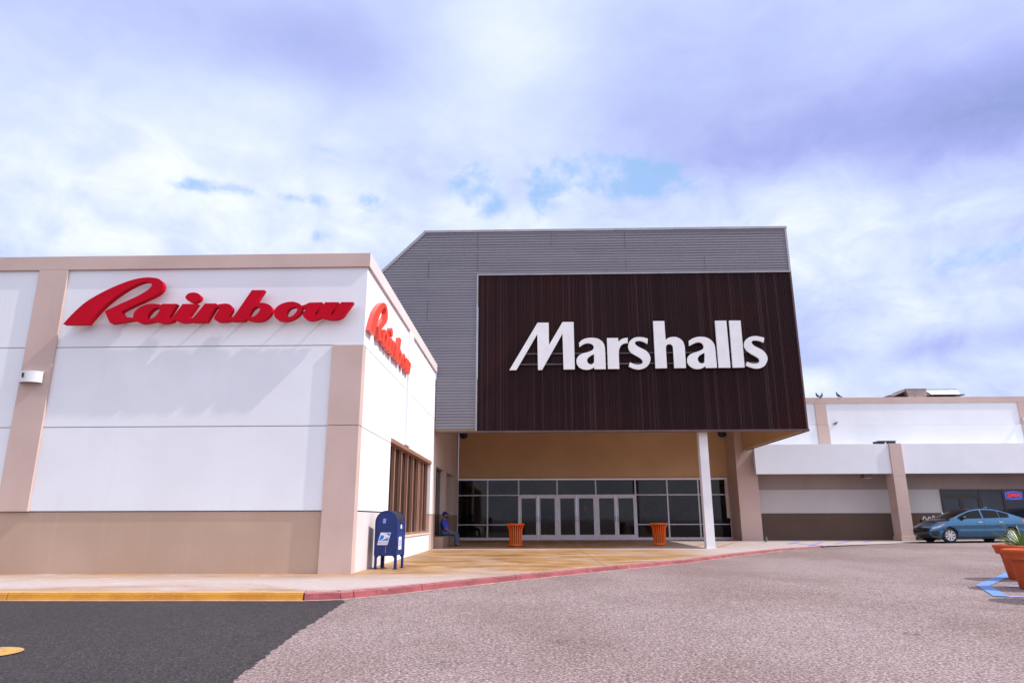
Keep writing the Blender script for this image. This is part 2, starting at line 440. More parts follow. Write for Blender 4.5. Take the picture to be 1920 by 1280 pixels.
def wornpaint(name, c, under, lo, hi):
    m, t, p = newmat(name); pos = world_pos(t)
    f = t.mapr(t.noise(pos, 14, 7, .75), lo, hi)
    g = t.mapr(t.noise(pos, 45, 3, .7), .35, .62)
    t.put(p.inputs['Base Color'], t.mix(t.m('MULTIPLY', f, g), c, under)); p.inputs['Roughness'].default_value = .7
    return m
M['markblue'] = wornpaint('blue_road_paint', (.085, .27, .62), (.27, .21, .23), .36, .66)
M['markfade'] = wornpaint('faded_blue_road_paint', (.27, .27, .58), (.34, .27, .29), .25, .62)
M['markyellow'] = wornpaint('yellow_road_paint', (.56, .32, .075), (.30, .18, .06), .40, .66)
M['markorange'] = wornpaint('orange_joint_sealant', (.62, .20, .07), (.5, .2, .1), .5, .8)
M['markblue2'] = wornpaint('pale_blue_pavement_paint', (.16, .22, .62), (.45, .42, .46), .4, .7)

# ------------------------------------------------------------------ ground
b = MB()
xs = [-700, -150, -60, -30, -15, -8, -4, -1, 2, 5, 8, 11, 14, 17, 20, 24, 30, 45, 80, 200, 700]
ys = [-700, -150, -60, -20, 0, 3, 5, 8, 11, 14, 17, 20, 23, 26, 29, 32, 35, 38, 45, 60, 150, 700]
b.grid([[(x, y, za(x, y)) for x in xs] for y in ys])
b.build('asphalt_ground', M['asphalt'], recalc=False)['kind'] = 'structure'

edge = [(-3.45, 11.0), (-2.94, 11.16), (-2.3, 11.85), (-1.44, 12.97), (.09, 14.91), (2.05, 17.25), (4.23, 19.75), (6.53, 23.1), (9.41, 26.85), (11.7, 28.9), (17.6, 32.3)]
def refine(pts, k):
    out = []
    for a, c in zip(pts, pts[1:]):
        for i in range(k): out.append((lerp(a[0], c[0], i/k), lerp(a[1], c[1], i/k)))
    return out + [pts[-1]]
kp = refine(edge, 4)
yx = [(y, x) for x, y in edge]
b = MB()
rows = []
Y = 11.0
while Y < 32.3:
    x1 = curve(yx, Y); rows.append([(lerp(-3.9, x1, i/14), Y, zp(lerp(-3.9, x1, i/14), Y)) for i in range(15)]); Y += .5
x1 = 17.6; rows.append([(lerp(-3.9, x1, i/14), 32.3, zp(lerp(-3.9, x1, i/14), 32.3)) for i in range(15)])
b.grid(rows)
b.grid([[(x, y, zp(x, y)) for x in [-3.9 + 2.2*i for i in range(24)]] for y in (32.3, 33, 34, 35, 36, 37)])
b.grid([[(x, y, .125) for x in (-40, -20, -10, -3.9)] for y in (11.0, 13, 15.2)])
b.build('pavement', M['concrete'], recalc=False)['kind'] = 'structure'

def kerb(path, name, m, seg):
    """kerb stones along a path, split by thin joints"""
    b = MB()
    P = [Vector((x, y)) for x, y in path]
    acc = 0
    for i in range(len(P)-1):
        a, c = P[i], P[i+1]; d = (c-a); L = d.length; d /= L; nrm = Vector((-d.y, d.x))
        gap = .006 if (i % seg == seg-1) else 0
        c2 = c - d*gap*2
        ring = []
        for q in (a, c2):
            zt = zp(*q) + .004; zb = za(*q) - .03; i_ = q + nrm*.16; o_ = q - nrm*.012; o2 = q - nrm*.028; m_ = q + nrm*.02
            ring.append(b.pts([(i_.x, i_.y, zt-.02), (i_.x, i_.y, zt), (m_.x, m_.y, zt), (o_.x, o_.y, zt-.022), (o2.x, o2.y, zb)]))
        for k in range(4): b.face((ring[0]+k, ring[0]+k+1, ring[1]+k+1, ring[1]+k))
        if gap or i == 0 or i == len(P)-2:
            for r_ in ring: b.face([r_+k for k in range(5)])
    return tag(b.build(name, m), kind='structure')
kerb(refine([(-40, 11.0), (-8.06, 11.0), (-3.46, 11.0)], 6), 'yellow_kerb', M['kerbyellow'], 6)
kerb([p for p in kp if p[0] <= 11.71], 'red_kerb', M['kerbred'], 5)
# pale mortar smear at the foot of the kerb
b = MB(); prev = None
path = [(-40, 11.0), (-20, 11.0), (-8, 11.0)] + [p for p in kp if p[0] < 9.5]
L_ = []
for i, (x, y) in enumerate(refine(path, 3)):
    n = Vector((.72, -.69)) if x > -2.8 else Vector((0, -1)) if x < -3.4 else Vector((.4, -.9))
    w = .075 + .03*random.random()
    L_.append(((x + n.x*.01, y + n.y*.01, za(x, y)+.004), (x + n.x*w, y + n.y*w, za(x, y)+.004)))
b.grid([[p[0] for p in L_], [p[1] for p in L_]])
b.build('gutter_edge', M['gutter'], recalc=False)['kind'] = 'structure'

# fresh asphalt patch with a ragged border
bd = [(-2.86, 11.02)] + [gnd(*p, .012) for p in ((645, 1127), (618, 1143), (586, 1163), (552, 1183), (487, 1231), (425, 1278))] + [(-2.15, 3), (-2.05, -4), (-2, -40)]
bd2 = []
for x, y in refine(bd, 26):
    j = random.uniform(-.020, .020) if 3 < y < 10.9 else 0
    bd2.append((x + j, y + j*.5))
b = MB()
b.grid([[(x, y, za(x, y)+.003) for x, y in bd2], [(-8, y, za(-8, y)+.003) for x, y in bd2], [(-60, y, za(-60, y)+.003) for x, y in bd2]])
b.build('new_asphalt_road', M['newasphalt'], recalc=False)['kind'] = 'structure'

def strip(pts, w, m, name, zf=za, dz=.006):
    b = MB(); A = []; B = []
    P = [Vector(p) for p in pts]
    for i, p in enumerate(P):
        d = (P[min(i+1, len(P)-1)] - P[max(0, i-1)]).normalized(); n = Vector((-d.y, d.x))*w/2
        A.append((p.x+n.x, p.y+n.y, zf(p.x+n.x, p.y+n.y)+dz)); B.append((p.x-n.x, p.y-n.y, zf(p.x-n.x, p.y-n.y)+dz))
    b.grid([A, B]); return tag(b.build(name, m, recalc=False), kind='structure')
strip(refine([(11.2, 16.7), (10.43, 15.88), (8.25, 13.35), (8.10, 13.12), (8.02, 12.9), (7.35, 11.5)], 3), .21, M['markblue'], 'road_marking', dz=.011)
strip(refine([(7.42, 11.5), (10.5, 11.65)], 6), .2, M['markfade'], 'road_marking', dz=.008)
strip(refine([(8.5, 13.12), (11.5, 13.3)], 6), .22, M['markfade'], 'road_marking', dz=.008)
strip(refine([(9.6, 14.7), (12.5, 14.9)], 6), .2, M['markfade'], 'road_marking', dz=.008)
for a, c in (((1300, 1025.5), (1330, 1018.5)), ((1345, 1027), (1381, 1016.8))):
    strip(refine([gnd(*a, .14), gnd(*c, .17)], 4), .10, M['markorange'], 'pavement_marking', zp, .006)
for a, c in (((1478, 1022), (1498, 1017.2)), ((1516, 1025), (1540, 1018)), ((1563, 1022.5), (1592, 1017.5)), ((1618, 1020.6), (1632, 1016.8)), ((1475, 1020), (1545, 1024.5))):
    strip(refine([gnd(*a, .15), gnd(*c, .18)], 4), .13, M['markblue2'], 'pavement_marking', zp, .006)
# painted round cover at the left edge
b = MB(); cx, cy = -5.07, 6.76
n = 40
ro = [(cx + .295*math.cos(2*PI*k/n), cy + .285*math.sin(2*PI*k/n)) for k in range(n+1)]
ri = [(cx + .085*math.cos(2*PI*k/n), cy + .085*math.sin(2*PI*k/n)) for k in range(n+1)]
b.grid([[(x, y, za(x, y)+.012) for x, y in ro], [(x, y, za(x, y)+.012) for x, y in ri]])
b.mi = 1; b.poly([(x, y, za(x, y)+.008) for x, y in ri[:-1]])
b.build('road_marking', [M['markyellow'], M['newasphalt']], recalc=False)['kind'] = 'structure'

# ------------------------------------------------------------------ corner store (left)
WX = -3.69; FY = 14.77; EY = 26.55
store = thing('corner_store', 'white store building on the left with tan cornice, brown base and brown side window', 'building', (-8, 18, .12))
b = MB()
b.box(-25, -4.16, 14.9, 26.5, .05, 6.8)
for z0, z1 in ((1.40, 3.178), (3.198, 4.988), (5.008, 6.85)): b.box(-25.02, WX, FY, 15.0, z0, z1)
# side wall around the display window
for z0, z1 in ((1.40, 3.178), (3.198, 4.988), (5.008, 6.85)):
    b.box(-4.2, WX, 15.0, 18.25, z0, z1)
for z0, z1 in ((3.198+.12, 4.988), (5.008, 6.85)): b.box(-4.2, WX, 18.25, EY, z0, z1)
b.box(-4.2, WX, 25.86, EY, 1.40, 3.318)
b.box(-4.2, WX, 18.25, 25.86, .02, .70)
b.build('wall', M['white'], store)
b = MB()
b.box(-25.04, -3.70, 14.765, 14.79, 1.3, 6.8); b.box(-3.72, -3.698, 14.9, 18.2, 1.3, 6.8); b.box(-3.72, -3.698, 18.3, 26.4, 3.34, 6.8)
seam = MB(); seam.box(-25.03, -3.705, 14.784, 14.80, 1.402, 6.8); seam.box(-3.75, -3.705, 15.01, 18.2, 1.402, 6.8); seam.box(-3.75, -3.705, 18.3, 26.5, 3.4, 6.8)
seam.build('wall_seam', M['seam'], store)
b = MB(); b.box(-25.06, -3.632, 14.71, 15.0, 6.853, 7.18); b.build('cornice', M['tan'], store)
b = MB(); b.box(-3.95, -3.63, 15.0, EY, 6.853, 7.182); b.box(-3.634, -3.63, 14.712, 15.0, 6.853, 7.18); tag(b.build('cornice', M['sunlit_tan'], store), 'tan side cornice painted pale with sunlight')
for q, m_ in (((-25.03, -4.385, 14.80, 14.98, .02, 1.375), 'base'), ((-4.1, -3.694, 15.0, 18.25, .02, 1.372), 'sunlit_tan'), ((-4.1, -3.694, 25.86, EY-.01, .02, 1.372), 'tan')):
    b = MB(); b.box(*q); b.build('base', M[m_], store)
b = MB(); b.box(-11.38, -10.69, 14.71, 14.768, 1.39, 6.851); b.build('pilaster', M['tan'], store, bevel=.008)
b = MB(); b.box(-18.9, -18.2, 14.71, 14.768, 1.39, 6.851); b.build('pilaster', M['tan'], store, bevel=.008)
b = MB()
for z0, z1 in ((.02, 3.183), (3.195, 4.99)): b.box(-4.38, -3.687, 14.712, 15.0, z0, z1)
b.build('corner_pier', M['tan'], store, bevel=.006)
b = MB(); b.box(-3.8, -3.625, 20.24, 20.94, 3.345, 6.851); b.build('pilaster', M['white'], store, bevel=.006)
b = MB(); b.box(-25, -3.95, 15.0, EY, 6.81, 6.88); b.build('roof', M['roof'], store)
# display window on the side wall
b = MB()
b.box(-4.0, -3.655, 18.25, 25.88, 3.205, 3.315); b.box(-3.95, -3.86, 18.25, 25.86, .75, .82)
win = b.build('window', M['bronze'], store, bevel=.004)
b = MB(); b.poly([(-3.885, 18.25, .70), (-3.885, 25.86, .70), (-3.885, 25.86, 3.21), (-3.885, 18.25, 3.21)]); b.build('pane', M['glass_brown'], win)
for i in range(8):
    y = 18.3 + i*(25.72-18.3)/7
    b = MB(); b.box(-3.88, -3.80, y, y+.10, .82, 3.205); b.box(-3.80, -3.785, y-.012, y+.112, .82, 3.205)
    b.build('mullion', M['bronze'], win, bevel=.004)
b = MB(); b.box(-3.88, -3.81, 24.02, 24.2, .82, 3.205); b.build('mullion', M['bronze'], win, bevel=.004)
b = MB(); b.box(-3.95, -3.65, 18.2, 25.9, .703, .745); b.build('sill', M['cream'], win, bevel=.006)

wl = thing('wall_lamp', 'white half round wall lamp with a dark mark on the tan pilaster', 'lamp', (-11.09, 14.7, 4.28))
b = MB(); n = 18; b.smooth = False
arc = [(-11.09 + .255*math.cos(PI + PI*k/n), 14.70 + .17*math.sin(PI + PI*k/n)) for k in range(n+1)]
b.grid([[(x, y, 4.17) for x, y in arc], [(x, y, 4.42) for x, y in arc]])
b.poly([(x, y, 4.42) for x, y in arc]); b.grid([[(x*.97 - .03*11.09, y*.97 + .03*14.70, 4.17) for x, y in arc], [(x*.97 - .03*11.09, y*.97 + .03*14.70, 4.40) for x, y in arc]])
b.build('shade', M['ductwhite'], wl)
b = MB(); b.box(-11.20, -11.165, 14.515, 14.56, 4.27, 4.37); b.build('mark', M['black'], wl)

# ------------------------------------------------------------------ lettering
def smooth_loop(pts, k=6):
    """closed Catmull-Rom loop; points with a third entry are sharp corners"""
    n = len(pts); out = []
    P = [Vector((p[0], p[1])) for p in pts]; sharp = [len(p) > 2 for p in pts]
    for i in range(n):
        p1, p2 = P[i], P[(i+1) % n]; p0, p3 = P[i-1], P[(i+2) % n]
        m1 = (p2-p0)*.5 if not sharp[i] else (p2-p1)
        m2 = (p3-p1)*.5 if not sharp[(i+1) % n] else (p2-p1)
        L = (p2-p1).length
        if not sharp[i] and m1.length > L*1.2: m1 = m1.normalized()*L*1.2
        if not sharp[(i+1) % n] and m2.length > L*1.2: m2 = m2.normalized()*L*1.2
        kk = 1 if (sharp[i] and sharp[(i+1) % n]) else k
        for j in range(kk):
            t = j/kk
            q = (2*t**3-3*t*t+1)*p1 + (t**3-2*t*t+t)*m1 + (-2*t**3+3*t*t)*p2 + (t**3-t*t)*m2
            out.append((q.x, q.y))
    return out
c_ = 'c'
ZA = lambda L: [(110 + p[0]/8, 505 + p[1]/8, *p[2:]) for p in L]
ZB = lambda L: [(260 + p[0]/8.727, 530 + p[1]/8.727, *p[2:]) for p in L]
ZC = lambda L: [(430 + p[0]/8, 530 + p[1]/8, *p[2:]) for p in L]
ZD = lambda L: [(940 + p[0]/8, 590 + p[1]/8, *p[2:]) for p in L]
ZE = lambda L: [(1160 + p[0]/10.67, 590 + p[1]/10.67, *p[2:]) for p in L]
ZF = lambda L: [(1280 + p[0]/10.665, 590 + p[1]/10.665, *p[2:]) for p in L]
script = [
 ('r', [ZA([(65,785,c_),(180,660),(300,545),(430,440),(600,340),(760,260),(950,180),(1130,120),(1300,92),(1420,95),(1500,112),(1550,150),(1572,205),(1560,262),(1515,315),(1440,365),(1300,430),(1190,480),(1080,530),(985,575),(938,605,c_),(965,645),(1010,683),(1115,690,c_),(1130,728,c_),(1000,745),(900,762),(800,775),(768,765),(690,595,c_),(830,530),(930,482),(1050,430),(1180,370),(1290,310),(1360,262),(1397,215),(1388,182),(1340,155),(1260,160),(1150,200),(1000,280),(850,380),(700,500),(560,640),(435,785,c_)])]),
 ('a', [ZA([(1115,690,c_),(1120,640),(1150,590),(1210,540),(1300,500),(1400,485),(1490,490),(1540,503,c_),(1560,487,c_),(1775,487,c_),(1645,690,c_),(1690,700),(1735,728,c_),(1680,760),(1600,775),(1520,768),(1440,745,c_),(1350,765),(1250,775),(1180,755),(1130,728,c_)]), ZA([(1320,690),(1340,640),(1390,585),(1450,548),(1505,543),(1515,570),(1490,625),(1440,680),(1390,708),(1340,708)])]),
 ('i', [ZB([(720,318,c_),(965,318,c_),(815,520,c_),(830,548),(875,548,c_),(872,600,c_),(800,612),(720,618),(650,605),(585,575,c_),(548,545,c_)])]),
 ('i_dot', [ZB([(765,215),(790,165),(840,137),(900,130),(960,140),(1005,172),(1015,210),(985,255),(935,283),(870,288),(805,262)])]),
 ('n', [ZB([(1085,312,c_),(1270,312,c_),(1270,338,c_),(1350,320),(1430,315),(1490,328),(1525,365),(1528,415),(1500,470),(1470,518,c_),(1490,537),(1540,535,c_),(1520,590,c_),(1420,606),(1330,608),(1270,595),(1238,562),(1245,520),(1275,465),(1312,415),(1328,388),(1305,372),(1262,380),(1200,470),(1110,612,c_),(880,616,c_),(875,548,c_),(910,528),(950,480)])]),
 ('b', [ZC([(340,88,c_),(530,88,c_),(400,285,c_),(470,278),(550,288),(612,318),(640,365),(630,425),(580,490),(500,540),(400,555),(310,545),(245,522,c_),(215,550,c_),(35,550,c_),(33,505,c_),(70,475,c_)]), ZC([(290,480),(330,400),(370,355),(420,335),(455,350),(458,385),(430,430),(380,475),(320,492)])]),
 ('o', [ZC([(670,420),(690,370),(750,315),(840,278),(940,265),(1020,280),(1070,310),(1090,345),(1085,400),(1050,455),(980,510),(890,545),(800,550),(720,530),(680,485)]), ZC([(850,460),(870,405),(910,365),(970,343),(1015,348),(1022,375),(1000,425),(950,475),(900,495),(862,490)])]),
 ('w', [ZC([(1060,325,c_),(1115,318),(1160,300),(1200,280,c_),(1395,275,c_),(1275,460,c_),(1310,465,c_),(1440,275,c_),(1640,275,c_),(1515,460,c_),(1548,465,c_),(1680,275,c_),(1862,275,c_),(1740,440),(1690,495),(1620,528),(1540,535),(1460,525),(1388,500,c_),(1300,532),(1210,542),(1140,520),(1103,470),(1110,430),(1160,362,c_),(1095,360,c_)])]),
]
serif = [
 ('m', [ZD([(118,828,c_),(545,120,c_),(712,120,c_),(715,455,c_),(920,112,c_),(1085,112,c_),(1100,820,c_),(932,822,c_),(918,285,c_),(608,828,c_),(548,828,c_),(540,290,c_),(222,828,c_)])]),
 ('a', [ZD([(1165,425,c_),(1215,380),(1290,355),(1370,350),(1450,365),(1510,405),(1545,460),(1555,530),(1565,820,c_),(1395,820,c_),(1392,790,c_),(1350,815),(1290,828),(1220,820),(1160,785),(1130,730),(1130,670),(1160,620),(1220,585),(1310,560),(1370,530),(1387,490),(1370,455),(1320,432),(1260,437),(1210,460),(1172,490,c_)]), ZD([(1390,595,c_),(1340,620),(1300,650),(1285,690),(1300,730),(1340,750),(1375,735),(1392,705,c_)])]),
 ('r', [ZD([(1585,355,c_),(1752,355,c_),(1755,410,c_),(1800,375),(1850,358),(1895,352,c_),(1897,432,c_),(1840,440),(1795,470),(1770,520),(1762,580),(1768,818,c_),(1598,818,c_)])]),
 ('s', [ZE([(585,490,c_),(575,595,c_),(500,555),(430,535),(360,540),(330,565),(335,600),(375,640),(450,680),(530,720),(590,775),(630,850),(630,930),(590,1020),(510,1080),(400,1105),(290,1085),(200,1045,c_),(225,960,c_),(300,995),(380,1008),(450,995),(480,965),(470,920),(420,870),(330,820),(250,770),(205,710),(190,640),(205,570),(250,510),(320,470),(400,458),(490,465)])]),
 ('h', [ZE([(692,140,c_),(915,140,c_),(940,515,c_),(990,480),(1060,460),(1140,460),(1220,490),(1285,550),(1318,640),(1325,700),(1345,1080,c_),(1112,1082,c_),(1090,690),(1080,640),(1045,608),(1000,602),(960,625),(945,670),(965,1080,c_),(735,1085,c_)])]),
 ('a', [ZF([(122,540,c_),(190,495),(280,465),(370,458),(460,470),(540,505),(600,560),(635,620),(650,690),(685,1078,c_),(460,1082,c_),(455,1045,c_),(400,1080),(330,1100),(250,1098),(170,1065),(110,1005),(88,930),(105,860),(150,810),(230,775),(320,745),(395,710),(420,670),(410,620),(370,580),(310,568),(230,590),(130,640,c_)]), ZF([(437,778,c_),(380,805),(325,845),(300,900),(315,950),(350,985),(400,990),(440,960,c_)])]),
 ('l', [ZF([(648,140,c_),(875,138,c_),(955,1078,c_),(718,1080,c_)])]),
 ('l', [ZF([(930,138,c_),(1160,138,c_),(1238,1075,c_),(1000,1080,c_)])]),
 ('s', [ZF([(1632,485,c_),(1620,580,c_),(1540,550),(1460,535),(1400,545),(1378,575),(1395,610),(1440,650),(1520,690),(1600,735),(1660,800),(1695,880),(1685,960),(1635,1045),(1550,1090),(1450,1098),(1340,1070),(1258,1035,c_),(1290,962,c_),(1360,990),(1440,1000),(1510,985),(1535,955),(1520,900),(1450,850),(1360,800),(1280,740),(1235,670),(1228,610),(1250,540),(1310,485),(1390,455),(1470,450),(1560,465)])]),
]
def to_plane(loops, Y):
    out = []
    for lp in loops:
        q = [atY(p[0], p[1], Y) for p in smooth_loop(lp)]
        out.append([(a[0], a[2]) for a in q])
    return out
GF = [(n, to_plane(lp, 14.50)) for n, lp in script]
xl = min(p[0] for n, L in GF for p in L[0]); zb = min(p[1] for n, L in GF for p in L[0])

def letter(loops, f, d0, d1, mats, parent, name='letter'):
    """channel letter: face material on the front, return material on the rest"""
    b = MB(); L = [[Vector((a, c, 0)) for a, c in lp] for lp in loops]
    flat = [p for lp in loops for p in lp]
    n0 = b.pts([f(*p, d0) for p in flat]); n1 = b.pts([f(*p, d1) for p in flat])
    for t in tessellate_polygon(L):
        b.mi = 0; b.face([n0+i for i in t]); b.mi = 1; b.face([n1+i for i in reversed(t)])
    k = 0; b.mi = 1
    for lp in loops:
        m = len(lp)
        for i in range(m):
            a, c = k+i, k+(i+1) % m
            b.face((n0+a, n0+c, n1+c, n1+a))
        k += m
    return b.build(name, mats, parent)
sg = thing('store_sign', 'large dark red script letter sign on the front of the left store', 'sign', (-7.5, 14.77, 5.3), group='store signs')
prev_i = None
for i, (n, L) in enumerate(GF):
    d = 14.50 + (i % 2)*.004
    letter(L, lambda a, c, y: (a, y, c), d, 14.64, [M['red'], M['red']], sg)
for x_ in (-10.2, -9.1, -8.2, -7.3, -6.4, -5.4, -4.6):
    b = MB(); b.tube([(x_, 14.63, 5.62), (x_, 14.775, 5.62)], .02, 6); b.build('standoff', M['rail'], sg)
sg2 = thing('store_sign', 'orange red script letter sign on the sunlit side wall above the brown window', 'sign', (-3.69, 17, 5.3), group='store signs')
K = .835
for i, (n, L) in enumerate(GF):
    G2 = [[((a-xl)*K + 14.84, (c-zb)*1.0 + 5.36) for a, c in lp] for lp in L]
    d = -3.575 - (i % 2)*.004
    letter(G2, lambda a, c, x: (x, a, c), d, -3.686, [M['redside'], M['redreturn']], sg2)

# ------------------------------------------------------------------ store entrance with the big sign box
CY = 26.6; TOP = 12.9; BOT = 4.54; XR = 10.73
ent = thing('store_entrance', 'tall grey and dark brown corrugated metal entrance building over glass doors', 'building', (3.4, 31, .15))
b = MB()   # grey horizontal ribs
pitch = .1165; z = BOT + .05
def gx(z):
    xl_ = -3.66 if z < 7.25 else (-4.32 - max(0, 12.88 - z) if z > 7.25 else -3.66)
    xr_ = -2.07 if z < 10.98 else XR
    return max(xl_, -9.6), xr_
prof = [(0, 0), (.030, .0), (.045, -.028), (.098, -.028), (.1165, 0)]
while z < TOP - .02:
    P = [(zz, yy) for zz, yy in prof]
    for (a, ya), (c, yc) in zip(P, P[1:]):
        z0, z1 = z+a, min(z+c, TOP)
        if z0 >= TOP: continue
        zm = (z0+z1)/2
        x00, x01 = gx(zm) if abs(z0-7.25) < .12 or abs(z0-10.98) < .12 else gx(z0); x10, x11 = gx(zm) if abs(z1-7.25) < .12 or abs(z1-10.98) < .12 else gx(z1)
        b.poly([(x00, CY+ya, z0), (x01, CY+ya, z0), (x11, CY+yc, z1), (x10, CY+yc, z1)])
    z += pitch
b.build('grey_cladding', M['greyclad'], ent, recalc=False)
for x, z0, z1 in ((-2.07, 11.15, 11.95), (-2.07, 12.1, 12.8), (1.0, 12.2, 12.8), (4.06, 12.1, 12.8), (4.06, 11.1, 11.6), (7.3, 11.05, 11.7), (-4.1, 10.9, 11.6), (-4.1, 9.0, 9.9)):
    b = MB(); b.box(x-.006, x+.006, CY-.0295, CY-.004, z0, z1); b.build('sheet_joint', M['rail'], ent)
b = MB()   # brown vertical ribs
x = -2.02; x_end = XR + .02; pitch = .0595; k = 0
zt = 10.95
while x < x_end - .01:
    j = random.uniform(-.004, .004)
    q = [(x, 0.012), (x+.022, .012), (x+.027, -.014+j), (x+.045, -.014+j), (x+.0595, .012)]
    for (a, ya), (c, yc) in zip(q, q[1:]):
        b.poly([(a, CY+ya, BOT), (c, CY+yc, BOT), (c, CY+yc, zt), (a, CY+ya, zt)])
    x += pitch
b.build('brown_cladding', M['brownclad'], ent, recalc=False)
b = MB()   # right return face, brown ribs below, grey above
y = CY; n = 0
q = []
while y < 34.3:
    q += [(y, 0), (y+.03, 0), (y+.04, .02), (y+.08, .02)]; y += .09
for (a, xa), (c, xc) in zip(q, q[1:]): b.poly([(XR+.02+xa, a, BOT), (XR+.02+xc, c, BOT), (XR+.02+xc, c, TOP), (XR+.02+xa, a, TOP)])
b.build('side_cladding', M['brownclad'], ent, recalc=False)
b = MB()
b.box(-4.34, XR+.06, CY-.06, CY+.12, TOP-.03, TOP+.07); b.box(-2.09, XR+.05, CY-.052, CY, 10.95, 11.01)
b.box(-2.09, -2.03, CY-.05, CY, BOT, 10.95); b.box(XR-.03, XR+.045, CY-.045, CY, 11.01, TOP-.03)
b.obox((-6.97, CY-.0, 10.22), (2.66*1.0, 0, 2.66), (0, .06, 0), (-.04, 0, .04))
b.build('grey_trim', M['greytrim'], ent)
b = MB(); b.box(-3.66, XR+.07, CY-.055, CY+.11, BOT-.08, BOT); b.box(XR-.03, XR+.07, CY+.11, 34.3, BOT-.08, BOT)
b.box(XR-.015, XR+.05, CY-.03, CY-.001, BOT, 10.95)
b.build('fascia_trim', M['browntrim'], ent)
b = MB()   # back of the fascia, its inside faces and the ceiling
b.box(-3.64, XR-.06, CY+.03, CY+.11, BOT+.001, 6.3)
b.box(XR-.16, XR-.05, CY+.12, 34.3, BOT-.06, 6.3)
b.build('soffit_panel', M['yellow_tan'], ent)
b = MB(); b.box(-3.6, 10.55, CY+.12, 36.0, 6.31, 6.45); b.build('ceiling', M['yellow_tan'], ent)
b = MB(); b.box(-9.6, XR, CY+.02, 36.5, 6.5, 6.6); b.poly([(-4.32, CY+.03, TOP), (XR, CY+.03, TOP), (XR, 37, TOP), (-4.32, 37, TOP)])
b.poly([(-4.32, CY+.03, TOP), (-4.32, 37, TOP), (-9.9, 37, 7.3), (-9.9, CY+.03, 7.3)]); b.build('roof', M['roof'], ent)
b = MB()   # wall above the doors
b.box(-3.68, 10.3, 36.0, 36.4, 3.26, 6.31); b.box(-3.68, 10.28, 35.94, 36.0, 3.215, 3.262)
b.build('wall', M['yellow_tan'], ent)
# left inner wall, with two openings above a low sill wall
b = MB()
T0 = -4.15
b.box(T0, WX+.001, 26.58, 36.0, 3.25, 6.3)
for y0, y1 in ((26.58, 27.42), (30.1, 30.9), (33.95, 36.0)): b.box(T0, WX+.001, y0, y1, 1.42, 3.25)
b.build('inner_wall', M['innerwall'], ent)
b = MB()
for y0, y1 in ((26.58, 27.42), (30.1, 30.9), (33.95, 36.0)): b.box(T0, WX-.003, y0, y1, .56, 1.42)
b.box(T0, WX-.003, 26.58, 36.0, .02, .56); b.build('inner_base', M['darkbase2'], ent)
b = MB(); b.box(T0-.5, T0+.05, 30.9, 33.95, .56, 3.25); b.build('alcove', M['darkbase'], ent)
b = MB(); b.box(-3.70, -3.37, 27.38, 33.9, .02, .555); b.build('ledge', M['darkbase2'], ent, bevel=.01)
G0 = -3.86
b = MB(); b.box(G0-.02, G0+.03, 27.42, 30.1, .56, .64); b.box(G0-.02, G0+.03, 28.7, 28.78, .64, 3.18); b.box(G0-.02, G0+.03, 27.42, 30.1, 3.18, 3.25)
sw = b.build('side_window', M['darkframe'], ent)
b = MB(); b.poly([(G0, 27.42, .6), (G0, 30.1, .6), (G0, 30.1, 3.2), (G0, 27.42, 3.2)]); b.build('pane', M['shadeglass'], sw)
# right pilaster
b = MB()
for z0, z1 in ((.05, 1.66), (1.675, 3.26), (3.275, 6.3)): b.box(10.2, 11.2, 34.35, 36.2, z0, z1)
b.box(10.21, 11.19, 34.36, 36.2, .05, 6.3); b.box(11.0, 11.25, 35.2, 36.4, 4.6, 7.2)
b.build('pilaster', M['tan'], ent)
# white square column
b = MB(); b.box(6.64, 6.97, 26.92, 27.25, .10, 6.3); b.box(6.62, 6.99, 26.90, 27.27, .10, .16)
b.build('column', M['column'], ent, bevel=.006)
# glass front
XM = [-3.69, -2.15, -.55, 1.43, 3.41, 5.44, 7.06, 8.64, 10.2]
zf = .185; W = .035
def bay(x0, x1, kind):
    b = MB(); y0, y1 = 35.955, 36.08
    b.box(x0-W, x0+W, y0, y1, zf, 3.2)
    if kind == 'last': b.box(x1-W, x1+W, y0, y1, zf, 3.2)
    b.box(x0+W, x1-W, y0+.005, y1, 3.15, 3.2)
    rails = [(2.38, 2.43)] + ([] if kind == 'door' else [(.92, .965), (zf, zf+.13)])
    for a, c in rails: b.box(x0+W, x1-W, y0+.005, y1, a, c)
    w = b.build('window', M['alu'], ent)
    zs = [2.43, 3.15] if kind == 'door' else None
    for a, c in ([(2.43, 3.15)] if kind == 'door' else [(zf+.13, .92), (.965, 2.38), (2.43, 3.15)]):
        p = MB(); p.poly([(x0+W, 36.02, a), (x1-W, 36.02, a), (x1-W, 36.02, c), (x0+W, 36.02, c)]); p.build('pane', M['glass'], w)
for i in range(8): bay(XM[i], XM[i+1], 'door' if 2 <= i <= 4 else ('last' if i == 7 else 'fixed'))
